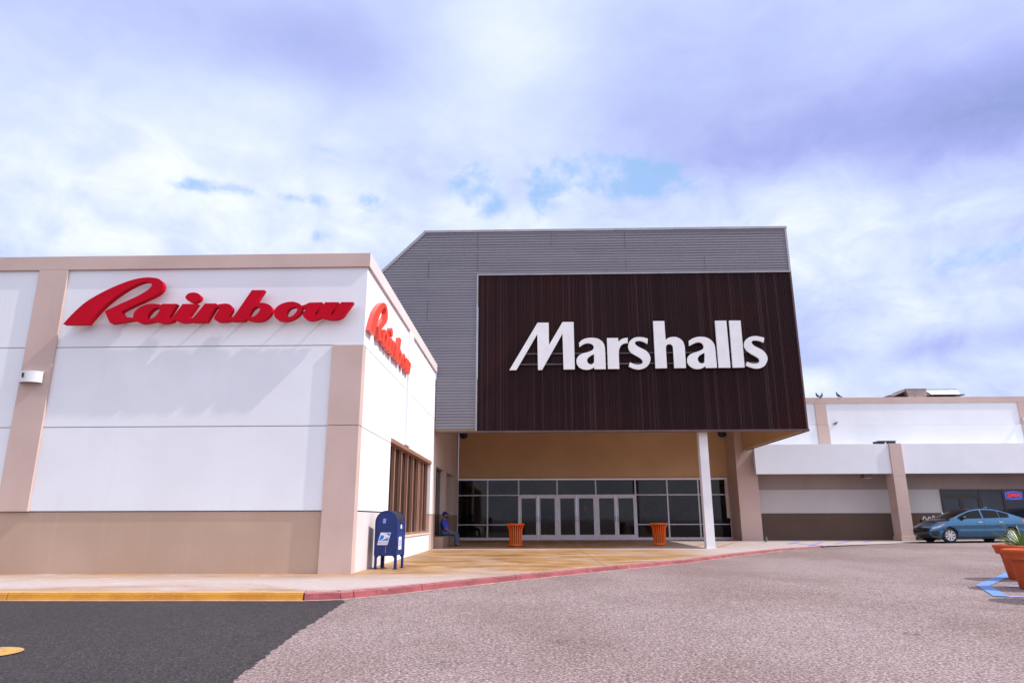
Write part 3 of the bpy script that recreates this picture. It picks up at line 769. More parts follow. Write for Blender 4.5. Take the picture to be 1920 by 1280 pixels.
for i in (2, 3, 4):
    x0, x1 = XM[i]+W+.006, XM[i+1]-W-.006; xm = (x0+x1)/2
    for s, (a, c) in enumerate(((x0, xm-.006), (xm+.006, x1))):
        b = MB(); y0, y1 = 35.93, 35.985; st = .105
        b.box(a, a+st, y0, y1, zf+.01, 2.375); b.box(c-st, c, y0, y1, zf+.01, 2.375)
        b.box(a+st, c-st, y0+.002, y1, 2.24, 2.373); b.box(a+st, c-st, y0+.002, y1, zf+.012, zf+.26)
        d = b.build('door', M['alu'], ent, bevel=.004)
        p = MB(); p.poly([(a+st, 35.965, zf+.26), (c-st, 35.965, zf+.26), (c-st, 35.965, 2.24), (a+st, 35.965, 2.24)]); p.build('pane', M['glass'], d)
        hx = c-.05 if s == 0 else a+.05; hd = 1 if s == 0 else -1
        h = MB(); h.tube([(hx, 35.92, 1.32), (hx, 35.86, 1.32), (hx, 35.86, 1.08), (hx, 35.92, 1.08)], .013, 8); h.tube([(hx-hd*.5, 35.90, 1.16), (hx, 35.90, 1.16)], .010, 6)
        h.build('handle', M['rail'], d)
        if i == 3 and s == 1:
            n_ = MB(); n_.box(a+st+.26, a+st+.46, 35.955, 35.962, 1.62, 1.9); n_.build('notice', M['beige'], d)
for dx_ in (6.2, 7.86):
    b = MB(); b.lathe([(.24, 0), (.24, .004), (.30, .004), (.30, 0)], 32, c=(dx_, 36.008, 1.75), axis='y', cap=False)
    for k in range(3): b.box(dx_-.14+k*.1, dx_-.08+k*.1, 36.008, 36.012, 1.66, 1.84)
    b.build('window_decal', M['decaldim'], ent)
b = MB(); b.box(10.0, 10.14, 35.9, 35.99, 1.25, 3.2); b.build('downpipe', M['cream'], ent)
for lx, lab in ((-3.42, 'small black speaker high up at the left end of the ochre wall'), (10.02, 'small black speaker high up at the right end of the ochre wall')):
    t = thing('wall_speaker', lab, 'speaker', (lx, 35.9, 5.5), group='speakers on the ochre wall')
    b = MB(); b.smooth = True; b.lathe([(.02, -.30), (.16, -.29), (.21, -.22), (.21, -.05), (.17, 0), (.02, .01)], 20, axis='y', c=(0, -.02, 0)); b.build('housing', M['black'], t, local=True)
    b = MB(); b.box(-.04, .04, -.02, .10, -.05, .05); b.box(-.02, .02, -.03, .0, .05, .28); b.build('bracket', M['black'], t, local=True)

# sign letters on two rails
sg3 = thing('store_sign', 'white letter sign on dark rails across the brown corrugated wall', 'sign', (4.4, 26.6, 7), group='store signs')
for i, (n, lp) in enumerate(serif):
    letter(to_plane(lp, CY-.21), lambda a, c, y: (a, y, c), CY-.21, CY-.13, [M['signwhite'], M['signwhite']], sg3)
for zz in (7.13, 7.56):
    b = MB(); b.box(-.3, 9.2, CY-.125, CY-.06, zz, zz+.05)
    for k in range(9): b.box(-.1+k*1.14, -.06+k*1.14, CY-.06, CY+.0, zz+.005, zz+.045)
    b.build('mounting_rail', M['rail'], sg3)

# ------------------------------------------------------------------ strip of shops on the right
SY = 33.6; WY = 35.2
st = thing('strip_store', 'low white shop row on the right with tan posts, brown base and flat canopy', 'building', (20, 36, .2))
b = MB()
UX = 11.21
b.box(UX, 60, WY+.02, WY+.4, 1.47, 6.93)
b.build('wall', M['greige'], st)
b = MB()
b.box(UX, 60, WY-.06, WY+.02, 4.6, 5.80); b.box(UX, 60, WY-.005, WY+.02, 5.815, 6.93)
b.build('upper_wall', M['white'], st)
b = MB(); b.box(UX, 60, WY-.055, WY+.5, 6.93, 7.23); b.build('cornice', M['tan'], st, bevel=.008)
b = MB(); b.box(UX, 20.3, WY-.012, WY+.02, .05, 1.465); b.box(20.3, 60, WY-.011, WY+.02, .05, .22); b.box(26, 60, WY-.012, WY+.02, .22, 1.465); b.build('base', M['darkbase'], st)
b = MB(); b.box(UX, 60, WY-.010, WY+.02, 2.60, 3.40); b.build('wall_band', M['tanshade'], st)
for x0 in (14.7, 24.95, 35.2):
    b = MB(); b.box(x0, x0+.57, WY-.052, WY, 5.815, 6.928); b.box(x0-.005, x0+.575, WY-.115, WY-.06, 4.6, 5.80); b.build('pilaster', M['tan'], st)
b = MB(); b.box(10.9, 60, SY, SY+.22, 3.28, 4.685); b.box(UX, 60, SY+.22, WY-.06, 4.40, 4.60); b.build('canopy', M['white'], st)
b = MB(); b.box(UX, 60, SY+.22, WY-.012, 3.40, 3.46); b.build('canopy_soffit', M['tan'], st)
for x0 in (17.34, 27.4):
    b = MB()
    for z0, z1 in ((.1, 1.62), (1.635, 3.12), (3.135, 4.70)): b.box(x0, x0+.575, SY-.09, SY-.001 if z0 > 3 else SY+.62, z0, z1)
    b.box(x0+.01, x0+.565, SY-.08, SY+.6, .1, 3.27)
    b.box(x0-.03, x0+.605, SY-.12, SY+.65, .08, .40)
    b.build('post', M['tan'], st, bevel=.006)
b = MB(); b.box(UX, 60, WY+.45, 50, 6.7, 6.8); b.build('roof', M['roof'], st)
# shop front
def shopbay(x0, x1, door, par):
    b = MB(); y0, y1 = WY-.05, WY+.018; w = .05
    for a in (x0, x1-w): b.box(a, a+w, y0, y1, .2, 2.59)
    b.box(x0+w, x1-w, y0+.003, y1, 2.51, 2.585); b.box(x0+w, x1-w, y0+.003, y1, .2, .32)
    pz = [(.32, 2.51)]
    if door:
        b.box(x0+w, x1-w, y0+.003, y1, 2.27, 2.35); pz = [(2.35, 2.51)]
    o = b.build('window', M['darkframe'], st)
    for a, c in pz:
        p = MB(); p.poly([(x0+w, WY-.02, a), (x1-w, WY-.02, a), (x1-w, WY-.02, c), (x0+w, WY-.02, c)]); p.build('pane', M['glass_blue'], o)
    if door:
        xm = (x0+x1)/2
        for k, (a, c) in enumerate(((x0+w+.004, xm-.004), (xm+.004, x1-w-.004))):
            d = MB(); q = .08
            d.box(a, a+q, y0+.01, y1, .21, 2.265); d.box(c-q, c, y0+.01, y1, .21, 2.265); d.box(a+q, c-q, y0+.012, y1, 2.16, 2.265); d.box(a+q, c-q, y0+.012, y1, .21, .42)
            dd = d.build('door', M['darkframe'], st)
            p = MB(); p.poly([(a+q, WY-.015, .42), (c-q, WY-.015, .42), (c-q, WY-.015, 2.16), (a+q, WY-.015, 2.16)]); p.build('pane', M['glass_blue'], dd)
            hx = c-.05 if k == 0 else a+.05
            h = MB(); h.tube([(hx, y0, 1.35), (hx, y0-.06, 1.35), (hx, y0-.06, 1.05), (hx, y0, 1.05)], .014, 8); h.build('handle', M['chrome'], dd)
shopbay(20.38, 22.27, True, st); shopbay(22.272, 23.42, False, st); shopbay(23.422, 24.56, False, st); shopbay(24.562, 25.9, False, st)

# OPEN sign
op = thing('open_sign', 'lit red and blue neon OPEN sign hanging in the shop window', 'sign', (23.9, WY-.07, 2.29))
b = MB(); b.smooth = True
b.tube([(.40*math.cos(2*PI*k/36), 0, .185*math.sin(2*PI*k/36)) for k in range(37)], .016, 8, cap=False); b.build('ring', M['neonblue'], op, local=True)
mw = Matrix.Rotation(PI/2, 4, 'X')
text_mesh('OPEN', .225, M['neonred'], 'lettering', op, mw, extrude=.008, bold=.0, shear=.2, spacing=1.06)
b = MB(); b.box(-.46, .46, .03, .04, -.22, .22); b.build('backing', M['backing'], op, local=True)
for x in (-.3, .3):
    b = MB(); b.tube([(x, 0, .1), (x, 0, .26)], .004, 6); b.build('wire', M['rail'], op, local=True)

# things on and under the canopy and roof
t = thing('louvre_box', 'low black louvred box with white label on the canopy beside the tan post', 'vent', (17.36, SY+.35, 4.6))
b = MB(); b.box(-.40, .41, -.25, .35, 0, .22); b.build('housing', M['black'], t, local=True, bevel=.01)
b = MB()
for k in range(9): b.box(-.36+k*.085, -.33+k*.085, -.262, -.25, .03, .2)
b.build('louvre', M['darkframe'], t, local=True)
b = MB(); b.box(-.42, .43, -.27, .37, .22, .245); b.build('lid', M['darkframe'], t, local=True)
b = MB(); b.box(-.13, -.06, -.27, -.264, .1, .17); b.build('label_plate', M['wire'], t, local=True)
t = thing('ceiling_lamp', 'brown box lamp under the white canopy left of the tan post', 'lamp', (16.35, SY+.5, 3.40))
b = MB(); b.box(-.21, .21, -.2, .2, -.30, 0); b.build('housing', M['beige'], t, local=True, bevel=.01)
b = MB(); b.box(-.17, .17, -.16, .16, -.315, -.302); b.build('lens', M['cream'], t, local=True)
t = thing('security_camera', 'small pale dome camera on the tan pilaster at the right edge', 'camera', (25.05, WY-.12, 6.05))
b = MB(); b.smooth = True; b.lathe([(.01, .08), (.1, .07), (.13, 0), (.12, -.03), (.09, -.1), (.01, -.13)], 18, c=(0, -.12, 0)); b.build('dome', M['ductwhite'], t, local=True)
b = MB(); b.box(-.04, .04, -.1, .06, .02, .09); b.build('bracket', M['duct'], t, local=True)

# rooftop ventilation hoods
t = thing('roof_vent', 'tan roof hood with dark openings behind the cornice', 'roof vent', (20.2, 37.2, 6.58))
def hood(b, x0, x1, y0, y1, zb_, zt_, o0, o1):
    lo = [(x0-o0, y0-.25, zb_), (x1+o1, y0-.25, zb_), (x1+o1, y1+.25, zb_), (x0-o0, y1+.25, zb_)]; hi = [(x0, y0, zt_), (x1, y0, zt_), (x1, y1, zt_), (x0, y1, zt_)]
    n = b.pts(lo+hi)
    for q in ((4,5,6,7), (0,1,5,4), (1,2,6,5), (2,3,7,6), (3,0,4,7)): b.face([n+i for i in q])
b = MB()
b.prism([[(-.98, .98), (.0, 1.32), (.0, 1.22), (-.05, 1.2), (-.62, .96)]], lambda a, c: (a, -.6, c), lambda a, c: (a, .6, c))
b.prism([[(.0, 1.32), (1.1, 1.32), (1.02, .6), (.2, .6)]], lambda a, c: (a, -.62, c), lambda a, c: (a, .62, c))
b.build('hood', M['duct'], t, local=True)
b = MB(); b.prism([[(-.6, .6), (-.55, .95), (-.06, 1.15), (.17, .6)]], lambda a, c: (a, -.4, c), lambda a, c: (a, .4, c)); b.build('opening', M['binliner'], t, local=True)
b = MB(); b.box(-.01, 1.12, -.66, .66, 1.32, 1.345); b.box(.45, .8, -.64, -.622, .9, 1.02); b.build('flashing', M['duct'], t, local=True)
b = MB(); b.box(-.8, 1.1, -.5, .5, 0, .62); b.build('curb', M['duct'], t, local=True)
t = thing('roof_vent', 'white slanted metal roof hood right of the tan one', 'roof vent', (22.1, 37.2, 6.60))
b = MB(); b.prism([[(-.7, 1.3), (-.62, .98), (-.8, .98), (-1.0, 1.3)]], lambda a, c: (a, -.3, c), lambda a, c: (a, .6, c)); b.build('side_panel', M['duct'], t, local=True)
b = MB(); b.poly([(-.75, -.42, 1.275), (.95, -.42, 1.275), (1.02, -.56, .985), (-.5, -.56, .985)]); b.box(-.75, .95, -.34, .6, 1.0, 1.27); b.build('slanted_panel', M['ductwhite'], t, local=True)
b = MB(); b.box(-.95, .97, -.38, .65, 1.275, 1.335); b.build('lid', M['greytrim'], t, local=True)
b = MB(); b.box(-.55, 1.12, -.76, .6, .945, .985); b.box(-.6, .9, -.3, .5, 0, .945); b.build('frame', M['darkframe'], t, local=True)

# dark box with pale wire hoops by the wall behind the car
t = thing('planter_box', 'dark box topped with bent white wires behind the bonnet of the blue car', 'box', (18.95, 34.0, zp(18.9, 34)))
b = MB(); b.box(-.34, .34, -.16, .16, 0, .93); b.build('box', M['darkframe'], t, local=True, bevel=.01)
for i, (x, h) in enumerate(((-.22, .16), (0.02, .15), (.22, .2))):
    b = MB(); b.tube([(x-.09, -.05, .92), (x-.01, -.05, .92+h), (x+.02, -.05, .92+h), (x+.11, -.05, .92)], .022, 6); b.build('hoop', M['wire'], t, local=True)

# ------------------------------------------------------------------ birds
def bird(x, y, z, rz, label, pitch=0, cat='bird', s=1.0):
    t = thing('pigeon', label, cat, (x, y, z), rz, 'birds on and around the right building')
    s *= .7; t.scale = (s, s, s); t.rotation_euler = (0, 0, rz)
    cp, sp = math.cos(pitch), math.sin(pitch)
    def P(a, h): return (a*cp - (h-.09)*sp, 0, .09 + a*sp + (h-.09)*cp)
    blob([[(P(-.07, .10), .035), (P(.0, .11), .062), (P(.06, .125), .055), (P(.10, .17), .034), (P(.125, .205), .032), (P(.14, .208), .026)],
          [(P(-.07, .10), .035), (P(-.20, .085), .014)], [(P(-.12, .095), .02), (P(-.2, .085), .018)]], .009, 'body', M['bird'], t, 1)
    b = MB(); b.tube([P(.16, .207), P(.195, .197)], [.009, .002], 6); b.build('beak', M['beak'], t, local=True)
    for sgn in (-1, 1):
        b = MB(); b.tube([(.0, sgn*.025, .07), (.01, sgn*.025, .0)], .006, 6); b.tube([(-.015, sgn*.025, .004), (.04, sgn*.03, .004)], .005, 5); b.build('leg', M['beak'], t, local=True)
    for sgn in (-1, 1):
        b = MB(); b.smooth = True
        pr = [P(.06, .13), P(.0, .135), P(-.08, .12), P(-.17, .095)]
        lo_ = [P(.05, .09), P(-.02, .07), P(-.09, .075), P(-.17, .09)]
        b.grid([[(p[0], sgn*.05, p[2]) for p in pr], [(p[0]*.5+q[0]*.5, sgn*.068, p[2]*.5+q[2]*.5) for p, q in zip(pr, lo_)], [(p[0], sgn*.05, p[2]) for p in lo_]])
        b.build('wing', M['bird'], t, local=True)
    return t
bz = 7.23
bird(14.92, WY+.0, bz, R(150), 'left bird of the close pair perched on the cornice by the brown wall', .5, s=1.35)
bird(15.13, WY+.02, bz, R(15), 'right bird of the close pair perched on the cornice by the brown wall', .55, s=1.3)
bird(15.98, WY, bz, R(175), 'lone bird with a long tail perched on the cornice', .45, s=1.5)
bird(15.62, WY-.09, 5.80, R(0), 'bird on the narrow ledge halfway up the white wall', .0, s=1.1)
gx_, gy_ = gnd(1435, 1019, .16)
bird(gx_, gy_, zp(gx_, gy_), R(60), 'bird standing on the pavement right of the big tan pilaster', .25, s=1.5)

# ------------------------------------------------------------------ mailbox
mb = thing('mailbox', 'blue rounded top postal mailbox with white eagle sticker on four legs', 'mailbox', (-3.235, 16.36, zp(-3, 16.3)), R(-8))
w, d, z0, zt = .255, .27, .30, 1.27
def arch(off=0, n=24):
    r = w+off; top = zt + off - r
    return [(-r, z0-off), (r, z0-off)] + [(r*math.cos(PI*k/n), top + r*math.sin(PI*k/n)*1.0) for k in range(n+1)]
b = MB(); b.prism([arch()], lambda a, c: (a, -d, c), lambda a, c: (a, d, c)); b.build('body', M['mailblue'], mb, local=True)
b = MB()   # raised rim hoops at both faces
for y0, y1 in ((-d-.012, -d+.02), (d-.02, d+.012)):
    b.prism([arch(.014), arch(-.012)[::-1]], lambda a, c: (a, y0, c), lambda a, c: (a, y1, c))
b.build('rim', M['mailblue'], mb, local=True)
b = MB()   # hopper: recess in the curved top on the right, closed by a door
n = 10; top = zt-w
A = [((w+.002)*math.cos(a), top+(w+.002)*math.sin(a)) for a in [R(8)+R(62)*k/n for k in range(n+1)]]
b.grid([[(x, -d+.04, z) for x, z in A], [(x, d-.04, z) for x, z in A]]); b.build('hopper_mouth', M['binliner'], mb, local=True)
b = MB(); b.box(w, w+.012, -d+.03, d-.03, .83, top+.03); b.box(w+.012, w+.05, -.12, .12, top-.02, top+.01); b.build('hopper_door', M['mailblue'], mb, local=True, bevel=.004)
b = MB(); b.box(w, w+.01, -d+.03, d-.03, .36, .80); dr = b.build('collection_door', M['mailblue'], mb, local=True, bevel=.004)
b = MB(); b.box(w+.0105, w+.013, -.16, .04, .42, .70); b.build('label_plate', M['decal'], dr, local=True)
b = MB(); b.box(w+.013, w+.016, -.11, -.02, .5, .64); b.build('emblem', M['decalpale'], dr, local=True)
b = MB(); b.box(w+.0125, w+.015, -.06, .04, .88, .98); b.build('label_plate', M['decal'], mb, local=True)
b = MB(); b.box(w+.0125, w+.015, -.06, .04, .985, 1.02); b.build('label_plate', M['decalred'], mb, local=True)
for sx in (-1, 1):
    for sy in (-1, 1):
        b = MB(); cx = sx*(w-.022); cy = sy*(d-.02)
        b.box(cx-.03, cx+.03, cy-.008, cy+.008, 0, z0+.05) if sy < 0 else b.box(cx-.03, cx+.03, cy-.008, cy+.008, 0, z0+.05)
        b.box(cx+sx*.024-.008, cx+sx*.024+.008, cy-sy*.05-.03, cy-sy*.01+.01, 0, z0+.05)
        b.prism([[(cx-sx*.03, z0), (cx-sx*.08, z0), (cx-sx*.03, z0-.06)]], lambda a, c: (a, cy-.007, c), lambda a, c: (a, cy+.007, c))
        b.box(cx-.045, cx+.045, cy-.045, cy+.045, 0, .012)
        b.build('leg', M['mailblue'], mb, local=True)
# sticker: slanted white panel with blue eagle emblem and two lines of lettering
fy = -d-.0035
cxs, czs, sw_, sh_ = -.045, .66, .245, .27
def SK(u, v, y=fy): return (cxs + (u-.5)*sw_ + (v-.5)*.075, y, czs + (v-.5)*sh_)
b = MB(); b.prism([[(0, 0), (1, 0), (1, 1), (0, 1)]], lambda a, c: SK(a, c, fy), lambda a, c: SK(a, c, -d)); dc = b.build('sticker', M['decal'], mb, local=True)
b = MB()
for lp in ([(.06, .34), (.09, .78), (.40, .78), (.46, .55), (.20, .34)][::1], [(.24, .34), (.94, .62), (.95, .34)], [(.30, .93), (.96, .95), (.96, .72), (.78, .79), (.70, .86)]):
    b.poly([SK(u, v, fy-.0012) for u, v in lp])
b.poly([SK(.52, .60, fy-.0014), SK(.80, .70, fy-.0014), SK(.74, .64, fy-.0014)])
b.build('eagle_emblem', M['decalblue'], dc, local=True)
for i, s in enumerate(('UNITED STATES', 'POSTAL SERVICE')):
    p = SK(.49, .22-.105*i, fy-.0012)
    text_mesh(s, .032, M['decalgrey'], 'lettering', dc, Matrix.Translation(p) @ Matrix.Rotation(PI/2, 4, 'X'), extrude=.0005, bold=.0006)
b = MB(); b.prism([[(-.09, 1.0), (-.02, 1.0), (-.012, 1.1), (-.08, 1.105)]], lambda a, c: (a, fy, c), lambda a, c: (a, -d, c)); b.build('sticker', M['decalpale'], mb, local=True)
b = MB()
for z in (.36, .39, .43, .47): b.box(-.005, .01, fy+.001, -d, z, z+.022)
b.build('chipped_paint', M['decalgrey'], mb, local=True)

# ------------------------------------------------------------------ litter bins
def make_bin(loc, label):
    t = thing('litter_bin', label, 'bin', loc, 0, 'orange slatted litter bins')
    b = MB(); n = 20
    prof = [(.245, .04), (.25, .35), (.262, .62), (.29, .74), (.335, .83), (.358, .87)]
    for k in range(n):
        a = 2*PI*k/n; u = Vector((math.cos(a), math.sin(a), 0)); v = Vector((-math.sin(a), math.cos(a), 0))
        rows = []
        for r, z in prof:
            hw = .020
            rows.append([tuple(u*(r+dr) + v*sw + Vector((0, 0, z))) for dr, sw in ((0, -hw), (.012, -hw), (.012, hw), (0, hw), (0, -hw))])
        b.grid(rows)
    b.build('slats', M['orange'], t, local=True)
    b = MB(); b.smooth = True; b.lathe([(.335, .855), (.375, .865), (.378, .895), (.34, .905), (.30, .89), (.335, .855)], 32, cap=False); b.build('rim', M['orange'], t, local=True)
    b = MB(); b.lathe([(.238, .05), (.262, .05), (.262, .10), (.238, .10)], 32, cap=True); b.build('base_ring', M['orange'], t, local=True)
    b = MB(); b.lathe([(.21, .06), (.215, .6), (.26, .84)], 24, cap=True); b.build('liner', M['binliner'], t, local=True)
    b = MB()
    for k in range(3):
        a = 2*PI*k/3 + .5; b.tube([(.2*math.cos(a), .2*math.sin(a), 0), (.2*math.cos(a), .2*math.sin(a), .06)], .025, 8)
    b.build('foot', M['orange'], t, local=True)
    return t
bin1 = make_bin((-.57, 28.8, zp(-.5, 28.8)), 'orange slatted litter bin in front of the left doors')
bin2 = copy_tree(bin1); bin2.location = (5.38, 29.6, zp(5.4, 29.6)); bin2['label'] = 'orange slatted litter bin beside the white column'
bin2.rotation_euler = (0, 0, .4)

# ------------------------------------------------------------------ seated person
pe = thing('person', 'person in blue cap, shirt and jeans sitting on the low ledge', 'person', (-3.55, 29.45, zp(-3, 29.5)))
sz = .56 - zp(-3, 29.5)          # seat height
hipz = sz + .11
SH = (-.06, 1.03)
def both(f): return [f(-1), f(1)]
skin = []
skin.append([((.0, 0, hipz), .12), ((-.04, 0, hipz+.2), .13), ((-.06, 0, hipz+.4), .13), ((-.04, 0, hipz+.53), .06), ((-.01, 0, hipz+.60), .052)])
hx_, hz_ = .015, hipz+.71
skin.append([((hx_-.015, 0, hz_+.015), .092), ((hx_+.015, 0, hz_-.01), .085), ((hx_+.03, 0, hz_-.065), .062)])
skin.append([((hx_+.085, 0, hz_-.005), .013), ((hx_+.108, 0, hz_-.03), .015)])                     # nose
skin += both(lambda s: [((hx_-.01, s*.088, hz_-.0), .018), ((hx_-.02, s*.094, hz_-.03), .014)])      # ears
kneex, kneez = .47, sz + .055
skin += both(lambda s: [((.02, s*.09, hipz), .085), ((kneex, s*.115, kneez), .06), ((kneex+.05, s*.12, .09), .042), ((kneex+.17, s*.125, .05), .035)])
def arm(s):
    sh = Vector((-.06, s*.19, hipz+.43)); el = Vector((.06, s*.245, hipz+.17)); wr = Vector((.27, s*.165, hipz+.045)); kn = Vector((.36, s*.135, hipz+.035))
    out = [[(sh, .058), (el, .044), (wr, .030)], [(wr, .030), (wr.lerp(kn, .5), .034), (kn, .030)]]
    for k in range(4):                       # fingers bent over the knee
        yy = (k-1.5)*.019; Lk = (.07, .085, .08, .06)[k]
        p1 = kn + Vector((.012, yy, .006)); p2 = p1 + Vector((Lk*.6, 0, -.006)); p3 = p2 + Vector((Lk*.35, 0, -.035))
        out.append([(p1, .0105), (p2, .0095), (p3, .0085)])
    t0 = wr.lerp(kn, .35) + Vector((0, -s*.028, .002)); out.append([(t0, .013), (t0 + Vector((.045, -s*.03, -.005)), .011), (t0 + Vector((.08, -s*.028, -.02)), .0095)])
    return out
for s in (-1, 1): skin += arm(s)
blob(skin, .0085, 'body', M['skin'], pe, 1)
shirt = [[((.0, 0, hipz+.0), .155), ((.03, 0, hipz+.16), .178), ((-.02, 0, hipz+.34), .168), ((-.05, 0, hipz+.45), .115), ((-.04, 0, hipz+.50), .075)],
         [((-.06, -.15, hipz+.42), .085), ((-.06, .15, hipz+.42), .085)], [((.02, -.07, hipz+.1), .14), ((.02, .07, hipz+.1), .14)]]
shirt += both(lambda s: [((-.06, s*.18, hipz+.425), .078), ((.02, s*.23, hipz+.25), .066)])
blob(shirt, .016, 'shirt', M['shirt'], pe, 2)
tr = both(lambda s: [((-.03, s*.085, hipz-.0), .118), ((.2, s*.10, hipz-.01), .098), ((kneex, s*.115, kneez), .078), ((kneex+.03, s*.12, .35), .072), ((kneex+.05, s*.12, .10), .07)])
tr.append([((-.04, -.08, hipz+.02), .125), ((-.04, .08, hipz+.02), .125)])
blob(tr, .016, 'trousers', M['jeans'], pe, 2)
for s in (-1, 1):
    blob([[((kneex+.02, s*.12, .05), .045), ((kneex+.12, s*.125, .04), .04), ((kneex+.2, s*.13, .032), .032)]], .012, 'shoe', M['shoe'], pe, 1)
blob([[((hx_-.02, 0, hz_+.055), .103), ((hx_+.0, 0, hz_+.062), .098)], [((hx_+.06, -.05, hz_+.055), .018), ((hx_+.06, .05, hz_+.055), .018)], [((hx_+.06, -.04, hz_+.055), .016), ((hx_+.17, -.03, hz_+.04), .012)], [((hx_+.06, .04, hz_+.055), .016), ((hx_+.17, .03, hz_+.04), .012)], [((hx_+.06, 0, hz_+.06), .016), ((hx_+.18, 0, hz_+.045), .012)]], .010, 'cap', M['cap'], pe, 1)
blob([[((hx_+.055, -.03, hz_-.06), .048), ((hx_+.055, .03, hz_-.06), .048)], [((hx_+.07, 0, hz_-.035), .045), ((hx_+.05, 0, hz_-.09), .05)]], .010, 'face_mask', M['black'], pe, 1)
for s in (-1, 1):
    b = MB(); b.smooth = True; b.lathe([(.001, -.009), (.007, -.006), (.009, 0), (.007, .006), (.001, .009)], 10, c=(hx_+.088, s*.032, hz_+.012)); b.build('eye', M['black'], pe, local=True)

# ------------------------------------------------------------------ cars
zs_p = [(0, .62), (.06, .70), (.25, .78), (.6, .865), (1.2, .945), (2, .975), (3.4, 1.01), (4.1, 1.035), (4.42, 1.0), (4.58, .90)]
W_p = [(0, .66), (.08, .75), (.3, .82), (.8, .865), (1.5, .88), (3.3, .88), (4.1, .85), (4.42, .79), (4.58, .70)]
crown = [(0, .02), (.3, .05), (1.1, .075), (1.4, .06), (3.9, .04), (4.3, .035), (4.58, .02)]
AF, AR, ARCH, WR = .96, 3.58, .365, .318
def zb_of(x):
    z = scurve([(0, .24), (.3, .21), (.6, .2), (4.0, .2), (4.3, .25), (4.58, .33)], x)
    for a in (AF, AR):
        if abs(x-a) < ARCH: z = max(z, .31 + math.sqrt(ARCH**2-(x-a)**2))
    return z
def sweep(x, y):
    k = max(0, 1-x/1.0); r_ = max(0, (x-3.9)/.68)
    return x + .46*abs(y/.88)**2.2*k - .16*abs(y/.88)**2.6*min(1, r_)
def rake(x, z): return (.16*(max(0, z-.5)/.25)**2 + .07*(max(0, .45-z)/.2)**2)*max(0, 1-x/.55)**1.5
def side(x, z, off=0, sgn=-1):
    zs = scurve(zs_p, x); Wx = scurve(W_p, x)
    t = (z-.2)/max(.05, zs-.2); t = max(0, min(1, t))
    y = Wx*(1 - .085*max(0, 1-t/.42)**2 - .055*max(0, (t-.72)/.28)**2 - .012*math.exp(-((t-.5)/.1)**2)) + off
    return (sweep(x, y) + rake(x, z), sgn*y, z)
def top(x, v, off=0):
    """v -1..1 across the bonnet or boot surface"""
    zs = scurve(zs_p, x); y = scurve(W_p, x)*.945*v
    return (sweep(x, y) + rake(x, zs), y, zs + scurve(crown, x)*(1-v*v) + off)
zr_p = [(1.05, .99), (1.35, 1.12), (1.7, 1.285), (2.05, 1.40), (2.4, 1.455), (2.75, 1.465), (3.1, 1.435), (3.5, 1.335), (3.85, 1.195), (4.15, 1.06)]
def cab_y(z): return .80 - .43*max(0, z-1.0) - .12*max(0, z-1.25)
def cab(x, z, off=0, sgn=-1): return (x, sgn*(cab_y(z)+off), z)
def roofp(x, v, off=0):
    zr = scurve(zr_p, x); ze = zr - .045*min(1, max(0, (zr-.98)/.3)); y = cab_y(ze)
    return (x, y*v, ze + (zr-ze)*(1-abs(v)**2.2) + off)
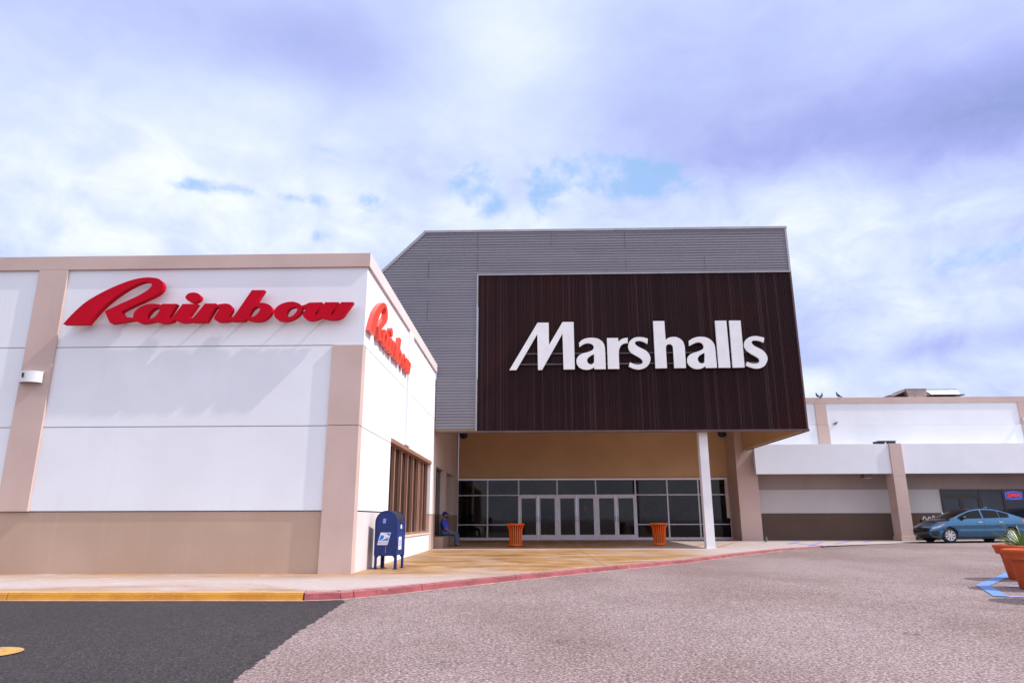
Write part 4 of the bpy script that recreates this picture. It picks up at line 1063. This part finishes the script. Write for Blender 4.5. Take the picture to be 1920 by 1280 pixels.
def make_car(label, loc, rz=0):
    t = thing('parked_car', label, 'car', loc, rz, 'parked cars')
    P = M['paint']
    X = sorted(set([0, .03, .07, .13, .2, .3, .42, .52] + [AF-ARCH+.0001*0 + ARCH*2*k/16 for k in range(17)] + [1.4+.2*k for k in range(10)] + [AR-ARCH + ARCH*2*k/16 for k in range(17)] + [4.05, 4.2, 4.32, 4.42, 4.5, 4.55, 4.58]))
    b = MB(); b.smooth = True
    for sgn in (-1, 1):
        rows = []
        for x in X:
            zb_, zs = zb_of(x), scurve(zs_p, x)
            rows.append([side(x, lerp(zb_, zs, k/10), 0, sgn) for k in range(11)])
        b.grid(rows)
    b.grid([[top(x, v/6) for v in range(-6, 7)] for x in X])
    # front and rear faces
    for x in (0, 4.58):
        zb_, zs = zb_of(x), scurve(zs_p, x)
        rows = []
        for k in range(9):
            z = lerp(zb_, zs, k/8); yw = abs(side(x, z)[1])
            rows.append([(sweep(x, yw*v/6) + rake(x, z), yw*v/6, z) for v in range(-6, 7)])
        b.grid(rows)
    # cabin
    XC = [1.05, 1.2, 1.35, 1.5, 1.7, 1.9, 2.1, 2.3, 2.5, 2.75, 3.0, 3.2, 3.4, 3.6, 3.8, 3.95, 4.15]
    b.grid([[roofp(x, v/6) for v in range(-6, 7)] for x in XC])
    for sgn in (-1, 1):
        rows = []
        for x in XC:
            e = roofp(x, 1); z0 = scurve(zs_p, x)-.02
            rows.append([cab(x, lerp(min(z0, e[2]), e[2], k/5), 0, sgn) for k in range(6)])
        b.grid(rows)
    b.build('body', P, t, local=True, recalc=True)
    b = MB(); b.box(.35, AF-.42, -.62, .62, .2, .6); b.box(AF+.42, AR-.42, -.72, .72, .19, .5); b.box(.5, 4.2, -.55, .55, .22, .9); b.box(AR+.42, 4.3, -.62, .62, .27, .6); b.build('underbody', M['black'], t, local=True)
    # bonnet, black
    b = MB(); b.smooth = True
    b.grid([[top(x, v*.86/6, .005) for v in range(-6, 7)] for x in [.05, .15, .3, .45, .6, .8, .95, 1.1]]); b.build('bonnet', M['blackpaint'], t, local=True)
    # nose: dark bumper centre with grille, badge and fog lamp recesses
    b = MB(); b.smooth = True; rows = []
    for k in range(9):
        z = lerp(.25, .62, k/8); yw = .60
        rows.append([(sweep(0, yw*v/8)-.008 + rake(0, z), yw*v/8, z) for v in range(-8, 9)])
    b.grid(rows); bp = b.build('bumper', M['blackpaint'], t, local=True)
    b = MB()
    for z in (.33, .39, .45): b.grid([[(sweep(0, .45*v/6)-.016 + rake(0, zz), .45*v/6, zz) for v in range(-6, 7)] for zz in (z, z+.02)])
    b.build('grille', M['darkframe'], bp, local=True)
    b = MB(); b.lathe([(.001, -.004), (.05, -.004), (.055, 0), (.04, .004)], 18, c=(-.012, 0, 0)); 
    b.v = [(.03 + q[1], q[0]+.012, q[2]+.58) for q in b.v]; b.build('badge', M['chrome'], bp, local=True)
    for sgn in (-1, 1):
        b = MB(); b.smooth = True; rows = []
        for k in range(5):
            z = lerp(.30, .50, k/4)
            rows.append([side(lerp(.02, .20 + .10*(k/4), j/5), z, .006, sgn) for j in range(6)])
        b.grid(rows); b.build('fog_lamp', M['black'], t, local=True)
        b = MB(); b.smooth = True; rows = []
        for k in range(5):
            f = k/4
            rows.append([side(x_, lerp(lerp(.59, .76, u), lerp(.655, .80, u), f), .007, sgn) for u in [j/8 for j in range(9)] for x_ in [lerp(.03, .60, u)]])
        b.grid(rows); hl = b.build('headlight', M['lamp'], t, local=True)
        b = MB(); b.smooth = True
        b.grid([[side(lerp(.40, .63, j/4), lerp(lerp(.715, .772, j/4), lerp(.752, .812, j/4), k/2), .010, sgn) for j in range(5)] for k in range(3)]); b.build('indicator', M['amber'], hl, local=True)
        b = MB(); b.smooth = True
        b.grid([[side(lerp(4.15, 4.56, j/5), lerp(lerp(.88, .76, j/5), lerp(.96, .90, j/5), k/3), .007, sgn) for j in range(6)] for k in range(4)]); b.build('tail_light', M['tail'], t, local=True)
        # doors with handles
        for x0, x1 in ((1.38, 2.46), (2.475, 3.34)):
            b = MB(); b.smooth = True
            b.grid([[side(lerp(x0, x1, j/8), lerp(.30, scurve(zs_p, lerp(x0, x1, j/8))-.01, k/8), .006, sgn) for j in range(9)] for k in range(9)])
            d_ = b.build('door', P, t, local=True)
            b = MB(); hx0 = x1-.26; p = side(hx0, .86, .02, sgn)
            b.obox((hx0+.09, p[1], .865), (.085, 0, 0), (0, .014, 0), (0, 0, .016)); b.build('handle', M['chrome'], d_, local=True, bevel=.006)
        # side glass
        for x0, x1 in ((1.42, 2.46), (2.53, 3.20), (3.23, 3.62)):
            b = MB(); b.smooth = True; rows = []
            for j in range(13):
                x = lerp(x0, x1, j/12); lo_ = scurve(zs_p, x)+.045; hi_ = scurve(zr_p, x)-.085
                hi_ = max(hi_, lo_+.004)
                rows.append([cab(x, lerp(lo_, hi_, k/5), .007, sgn) for k in range(6)])
            b.grid(rows); b.build('side_window', M['carglass'], t, local=True)
        # mirrors
        b = MB(); b.smooth = True
        b.lathe([(.01, -.1), (.055, -.085), (.07, 0), (.06, .07), (.01, .09)], 14, c=(0, 0, 0), axis='y')
        b.v = [(1.62 + q[0]*1.0, sgn*(.90) + q[1]*.9, 1.05 + q[2]*.95) for q in b.v]; mi = b.build('mirror', M['paint'] if 0 else M['blackpaint'], t, local=True)
        b = MB(); b.obox((1.62, sgn*.82, 1.01), (.03, 0, 0), (0, .06, 0), (0, 0, .02)); b.build('mirror_arm', M['black'], mi, local=True)
        # sill strip
        b = MB(); b.grid([[side(lerp(AF+.38, AR-.38, j/10), z, .006, sgn) for j in range(11)] for z in (.205, .26)]); b.build('sill', M['black'], t, local=True)
    b = MB(); b.smooth = True; b.grid([[roofp(x, v*.90/6, .006) for v in range(-6, 7)] for x in (1.12, 1.3, 1.5, 1.7, 1.9, 2.05)]); b.build('windscreen', M['carglass'], t, local=True)
    b = MB(); b.smooth = True; b.grid([[roofp(x, v*.88/6, .006) for v in range(-6, 7)] for x in (3.22, 3.4, 3.6, 3.8, 4.0)]); b.build('rear_window', M['carglass'], t, local=True)
    b = MB(); b.smooth = True; b.tube([(3.05, 0, 1.44), (3.2, 0, 1.48), (3.28, 0, 1.47)], [.03, .02, .006], 8); b.build('antenna', M['paint'], t, local=True)
    for sgn in (-1, 1):
        for a in (AF, AR):
            y0 = sgn*.855
            b = MB(); b.smooth = True
            b.lathe([(.205, -.10), (.27, -.105), (.308, -.09), (WR, -.06), (WR, .06), (.308, .09), (.27, .105), (.205, .10)], 40, c=(a, sgn*.755, WR), axis='y', cap=False)
            wh = b.build('wheel', M['tyre'], t, local=True)
            b = MB(); b.lathe([(.001, 0), (.205, 0), (.212, sgn*.06)], 40, c=(a, sgn*.78, WR), axis='y', cap=False); b.build('wheel_well', M['black'], wh, local=True)
            b = MB(); b.smooth = False
            yo = sgn*.855
            b.lathe([(.190, sgn*-.03), (.190, 0), (.212, sgn*.006), (.216, sgn*-.03)], 40, c=(a, yo, WR), axis='y', cap=False)
            b.lathe([(.001, sgn*.012), (.035, sgn*.010), (.05, 0), (.05, sgn*-.03)], 20, c=(a, yo, WR), axis='y', cap=False)
            for k in range(8):
                an = 2*PI*k/8 + .2; u = Vector((math.cos(an), 0, math.sin(an))); v = Vector((-math.sin(an), 0, math.cos(an)))
                c0 = Vector((a, yo, WR)); n = b.pts([c0 + u*.04 - v*.022, c0 + u*.04 + v*.022, c0 + u*.195 + v*.040, c0 + u*.195 - v*.040])
                n2 = b.pts([Vector(q) + Vector((0, -sgn*.03, 0)) for q in b.v[n:n+4]])
                b.face((n, n+1, n+2, n+3))
                for q in range(4): b.face((n+q, n+(q+1) % 4, n2+(q+1) % 4, n2+q))
            b.build('rim', M['rim'], wh, local=True)
    return t
car = make_car('blue sedan with black bonnet parked in front of the shop windows', (17.1, 31.78, za(18.4, 31.3)))
dk = copy_tree(car); dk.location = (22.35, 34.05, zp(23, 33.9)); dk['label'] = 'dark car mostly hidden behind the boot of the blue sedan'
def repaint(o):
    for s in o.material_slots:
        if s.material == M['paint']: s.link = 'OBJECT'; s.material = M['blackpaint']
    for ch in o.children: repaint(ch)
repaint(dk)

# ------------------------------------------------------------------ flower pots
def make_pot(loc, label):
    t = thing('plant_pot', label, 'plant pot', loc, 0, 'terracotta pots at the right edge')
    b = MB(); b.smooth = True
    b.lathe([(.01, 0), (.30, 0), (.318, .015), (.385, .44), (.40, .475), (.455, .485), (.468, .50), (.475, .56), (.50, .60), (.51, .63), (.495, .655), (.455, .66), (.43, .645), (.42, .56)], 56, cap=False); b.build('pot', M['terracotta'], t, local=True)
    b = MB(); b.lathe([(.001, .57), (.2, .585), (.424, .565)], 32, cap=False); b.build('soil', M['soil'], t, local=True)
    return t
pot1 = make_pot((8.78, 12.62, za(8.8, 12.6)), 'front terracotta pot with a heavy rim on the painted blue marking')
pot2 = copy_tree(pot1); pot2.location = (9.80, 14.42, za(9.8, 14.4)); pot2['label'] = 'terracotta pot with a spiky plant, behind the front pot'
pot3 = copy_tree(pot1); pot3.location = (7.93, 10.75, za(7.9, 10.75)); pot3['label'] = 'nearest terracotta pot of the row, at the right edge'
def agave(loc, label, n, hmin, hmax, seed):
    rnd = random.Random(seed)
    t = thing('agave_plant', label, 'plant', loc, 0, 'plants in the terracotta pots')
    for part, m, cnt in (('leaf', M['leaf'], n), ('leaf', M['leafedge'], n//2)):
        for k in range(cnt):
            a = rnd.uniform(0, 2*PI); el = rnd.uniform(.35, 1.45); L = rnd.uniform(hmin, hmax); w = rnd.uniform(.014, .024)
            u = Vector((math.cos(a), math.sin(a), 0)); v = Vector((-u.y, u.x, 0)); rows = []
            for j in range(7):
                s = j/6; dr = el - s*s*.35
                p = u*(.03 + L*s*math.cos(dr)) + Vector((0, 0, L*s*math.sin(el - s*.12)))
                ww = w*(1-s**2.2)*(1 if s > .12 else .8) + .0012
                rows.append([tuple(p - v*ww + Vector((0, 0, .008))), tuple(p), tuple(p + v*ww + Vector((0, 0, .008)))])
            b = MB(); b.smooth = True; b.grid(rows); b.build(part, m, t, local=True, recalc=False)
    return t
agave((9.80, 14.42, za(9.8, 14.4)+.58), 'pale green spiky plant growing in the rear terracotta pot', 44, .34, .52, 3)
agave((8.9, 12.66, za(8.8, 12.6)+.575), 'small spiky plant low inside the front terracotta pot', 10, .12, .2, 5)

# ------------------------------------------------------------------ light and sky
SUNV = Vector((1, -.135, 1.05)).normalized()
sd = bpy.data.lights.new('sun', 'SUN'); sd.energy = 3.5; sd.angle = R(.53); sd.color = (1, .955, .90)
so = bpy.data.objects.new('sun', sd); C.objects.link(so); so.rotation_euler = SUNV.to_track_quat('Z', 'Y').to_euler(); so.location = (20, -5, 30)
wd = bpy.data.worlds.new('World'); scene.world = wd; wd.use_nodes = True
t = NT(wd.node_tree); bg = wd.node_tree.nodes['Background']
sky = t.n('ShaderNodeTexSky', sky_type='NISHITA'); sky.sun_disc = False
sky.sun_elevation = math.asin(SUNV.z); sky.sun_rotation = math.atan2(SUNV.x, SUNV.y); sky.air_density = 1.0; sky.dust_density = .6; sky.ozone_density = 1.5
gen = t.n('ShaderNodeTexCoord').outputs['Generated']
nv = t.n('ShaderNodeVectorMath', operation='NORMALIZE'); t.put(nv.inputs[0], gen); d = nv.outputs[0]
dx, dy, dz = t.xyz(d)
az = t.m('ARCTAN2', dx, dy); el = t.m('ARCSINE', dz)
def azel(x, y):
    r = Vector(ray(x, y)).normalized(); return math.atan2(r.x, r.y), math.asin(r.z)
def spot(x, y, sx, sy):
    """soft patch of cloud round a compass direction and height"""
    a, e = azel(x, y); c = math.cos(e)
    u = t.m('MULTIPLY', t.m('SUBTRACT', az, a), F*c/sx*.95); v = t.m('MULTIPLY', t.m('SUBTRACT', el, e), F/sy*.95)
    return t.m('POWER', 2.718, t.m('MULTIPLY', t.m('ADD', t.m('MULTIPLY', u, u), t.m('MULTIPLY', v, v)), -1.))
def total(L):
    o = None
    for x, y, sx, sy, k in L:
        q = t.m('MULTIPLY', spot(x, y, sx, sy), k); o = q if o is None else t.m('ADD', o, q)
    return o
dv = t.scale(d, (1, 1, 1.9))
n1 = t.noise(dv, 2.6, 8, .52, .25); n2 = t.noise(dv, 7.5, 8, .58, .3); n3 = t.noise(dv, 20, 6, .6); n5 = t.noise(t.scale(d, (1, 1, 1.5)), 12, 7, .56, .5)
dark = total([(1780, 235, 330, 80, .34), (1940, 225, 150, 90, .34), (1450, 240, 260, 90, .20), (620, 90, 170, 80, .26), (1150, 160, 260, 130, .12), (0, 0, 220, 130, .10), (330, 40, 260, 80, .10), (1720, 655, 300, 24, .26), (1400, 100, 500, 120, .10), (60, 250, 110, 200, .06)])
lite = total([(960, 80, 140, 150, .30), (280, 250, 300, 130, .14), (700, 420, 500, 80, .14), (1500, 395, 80, 50, .25), (1700, 420, 280, 90, .16), (250, 420, 330, 70, .16), (1850, 590, 200, 60, .16), (1650, 715, 300, 30, .16), (820, 240, 170, 60, .08)])
s = t.m('ADD', .61, t.m('MULTIPLY', t.m('SUBTRACT', n1, .5), .50))
s = t.m('ADD', s, t.m('MULTIPLY', t.m('SUBTRACT', n2, .5), .42))
low = t.mapr(el, .66, .34)                                  # heaped small clouds lower down
s = t.m('ADD', s, t.m('MULTIPLY', t.m('MULTIPLY', t.m('SUBTRACT', n5, .5), low), .78))
dark = t.m('MULTIPLY', dark, t.m('MULTIPLY_ADD', n1, .9, t.m('MULTIPLY', n2, .7)))
s = t.m('SUBTRACT', t.m('ADD', s, lite), dark)
rp = t.n('ShaderNodeValToRGB'); t.put(rp.inputs[0], s)
E_ = rp.color_ramp.elements
E_[0].position = .05; E_[0].color = (.30, .37, .72, 1); E_[1].position = .98; E_[1].color = (1.0, 1.06, 1.18, 1)
for pos, col in ((.28, (.42, .48, .93, 1)), (.5, (.58, .67, 1.05, 1)), (.72, (.74, .84, 1.14, 1))):
    q = E_.new(pos); q.color = col
back = t.mapr(dy, .35, -.35)                                # unseen cloud behind the camera and round the sun, brightened to fill the fronts
sunny = t.m('POWER', t.m('MAXIMUM', t.m('ADD', t.m('ADD', t.m('MULTIPLY', dx, SUNV.x), t.m('MULTIPLY', dy, SUNV.y)), t.m('MULTIPLY', dz, SUNV.z)), 0.), 6.)
gain = t.m('ADD', 7.9, t.m('ADD', t.m('MULTIPLY', back, 4.6), t.m('MULTIPLY', sunny, 4.5)))
gv = t.n('ShaderNodeVectorMath', operation='SCALE'); t.put(gv.inputs[0], t.mix(t.m('MULTIPLY', back, .8), rp.outputs[0], t.mix(1., rp.outputs[0], (1.15, 1.03, .84), 'MULTIPLY'))); t.put(gv.inputs['Scale'], gain)
cl = gv.outputs[0]
hole = total([(1095, 318, 72, 30, 1.2), (1030, 350, 30, 38, 1.0), (1185, 335, 65, 30, 1.2), (1240, 345, 36, 20, .8), (888, 348, 38, 34, 1.2), (915, 385, 28, 20, .9), (695, 378, 26, 16, .85), (350, 345, 46, 13, .4), (420, 348, 70, 12, .38), (580, 372, 60, 10, .7), (610, 280, 40, 10, .25), (1010, 395, 14, 34, .6), (1785, 495, 50, 22, .5), (1905, 470, 40, 16, .8), (590, 440, 30, 12, .5), (1280, 350, 40, 16, .5)])
rag = t.m('ADD', t.m('MULTIPLY', t.m('SUBTRACT', .5, n5), 3.2), t.m('MULTIPLY', t.m('SUBTRACT', t.noise(d, 34, 6, .62), .5), 2.2))
hole = t.m('MINIMUM', hole, .85)
hm = t.mapr(t.m('ADD', t.m('MULTIPLY', hole, 1.2), t.m('MULTIPLY', rag, t.mapr(hole, .0, .5))), .12, 1.35)
blue = t.mix(.8, t.mix(1., sky.outputs[0], (1.1, 1.1, 1.1), 'MULTIPLY'), (3.0, 5.2, 8.6))
t.put(bg.inputs[0], t.mix(t.m('MULTIPLY', hm, .8), cl, blue)); bg.inputs[1].default_value = .1

vs = scene.view_settings; vs.view_transform = 'Standard'; vs.look = 'None'; vs.exposure = .3; vs.gamma = 1
scene.cycles.max_bounces = 8
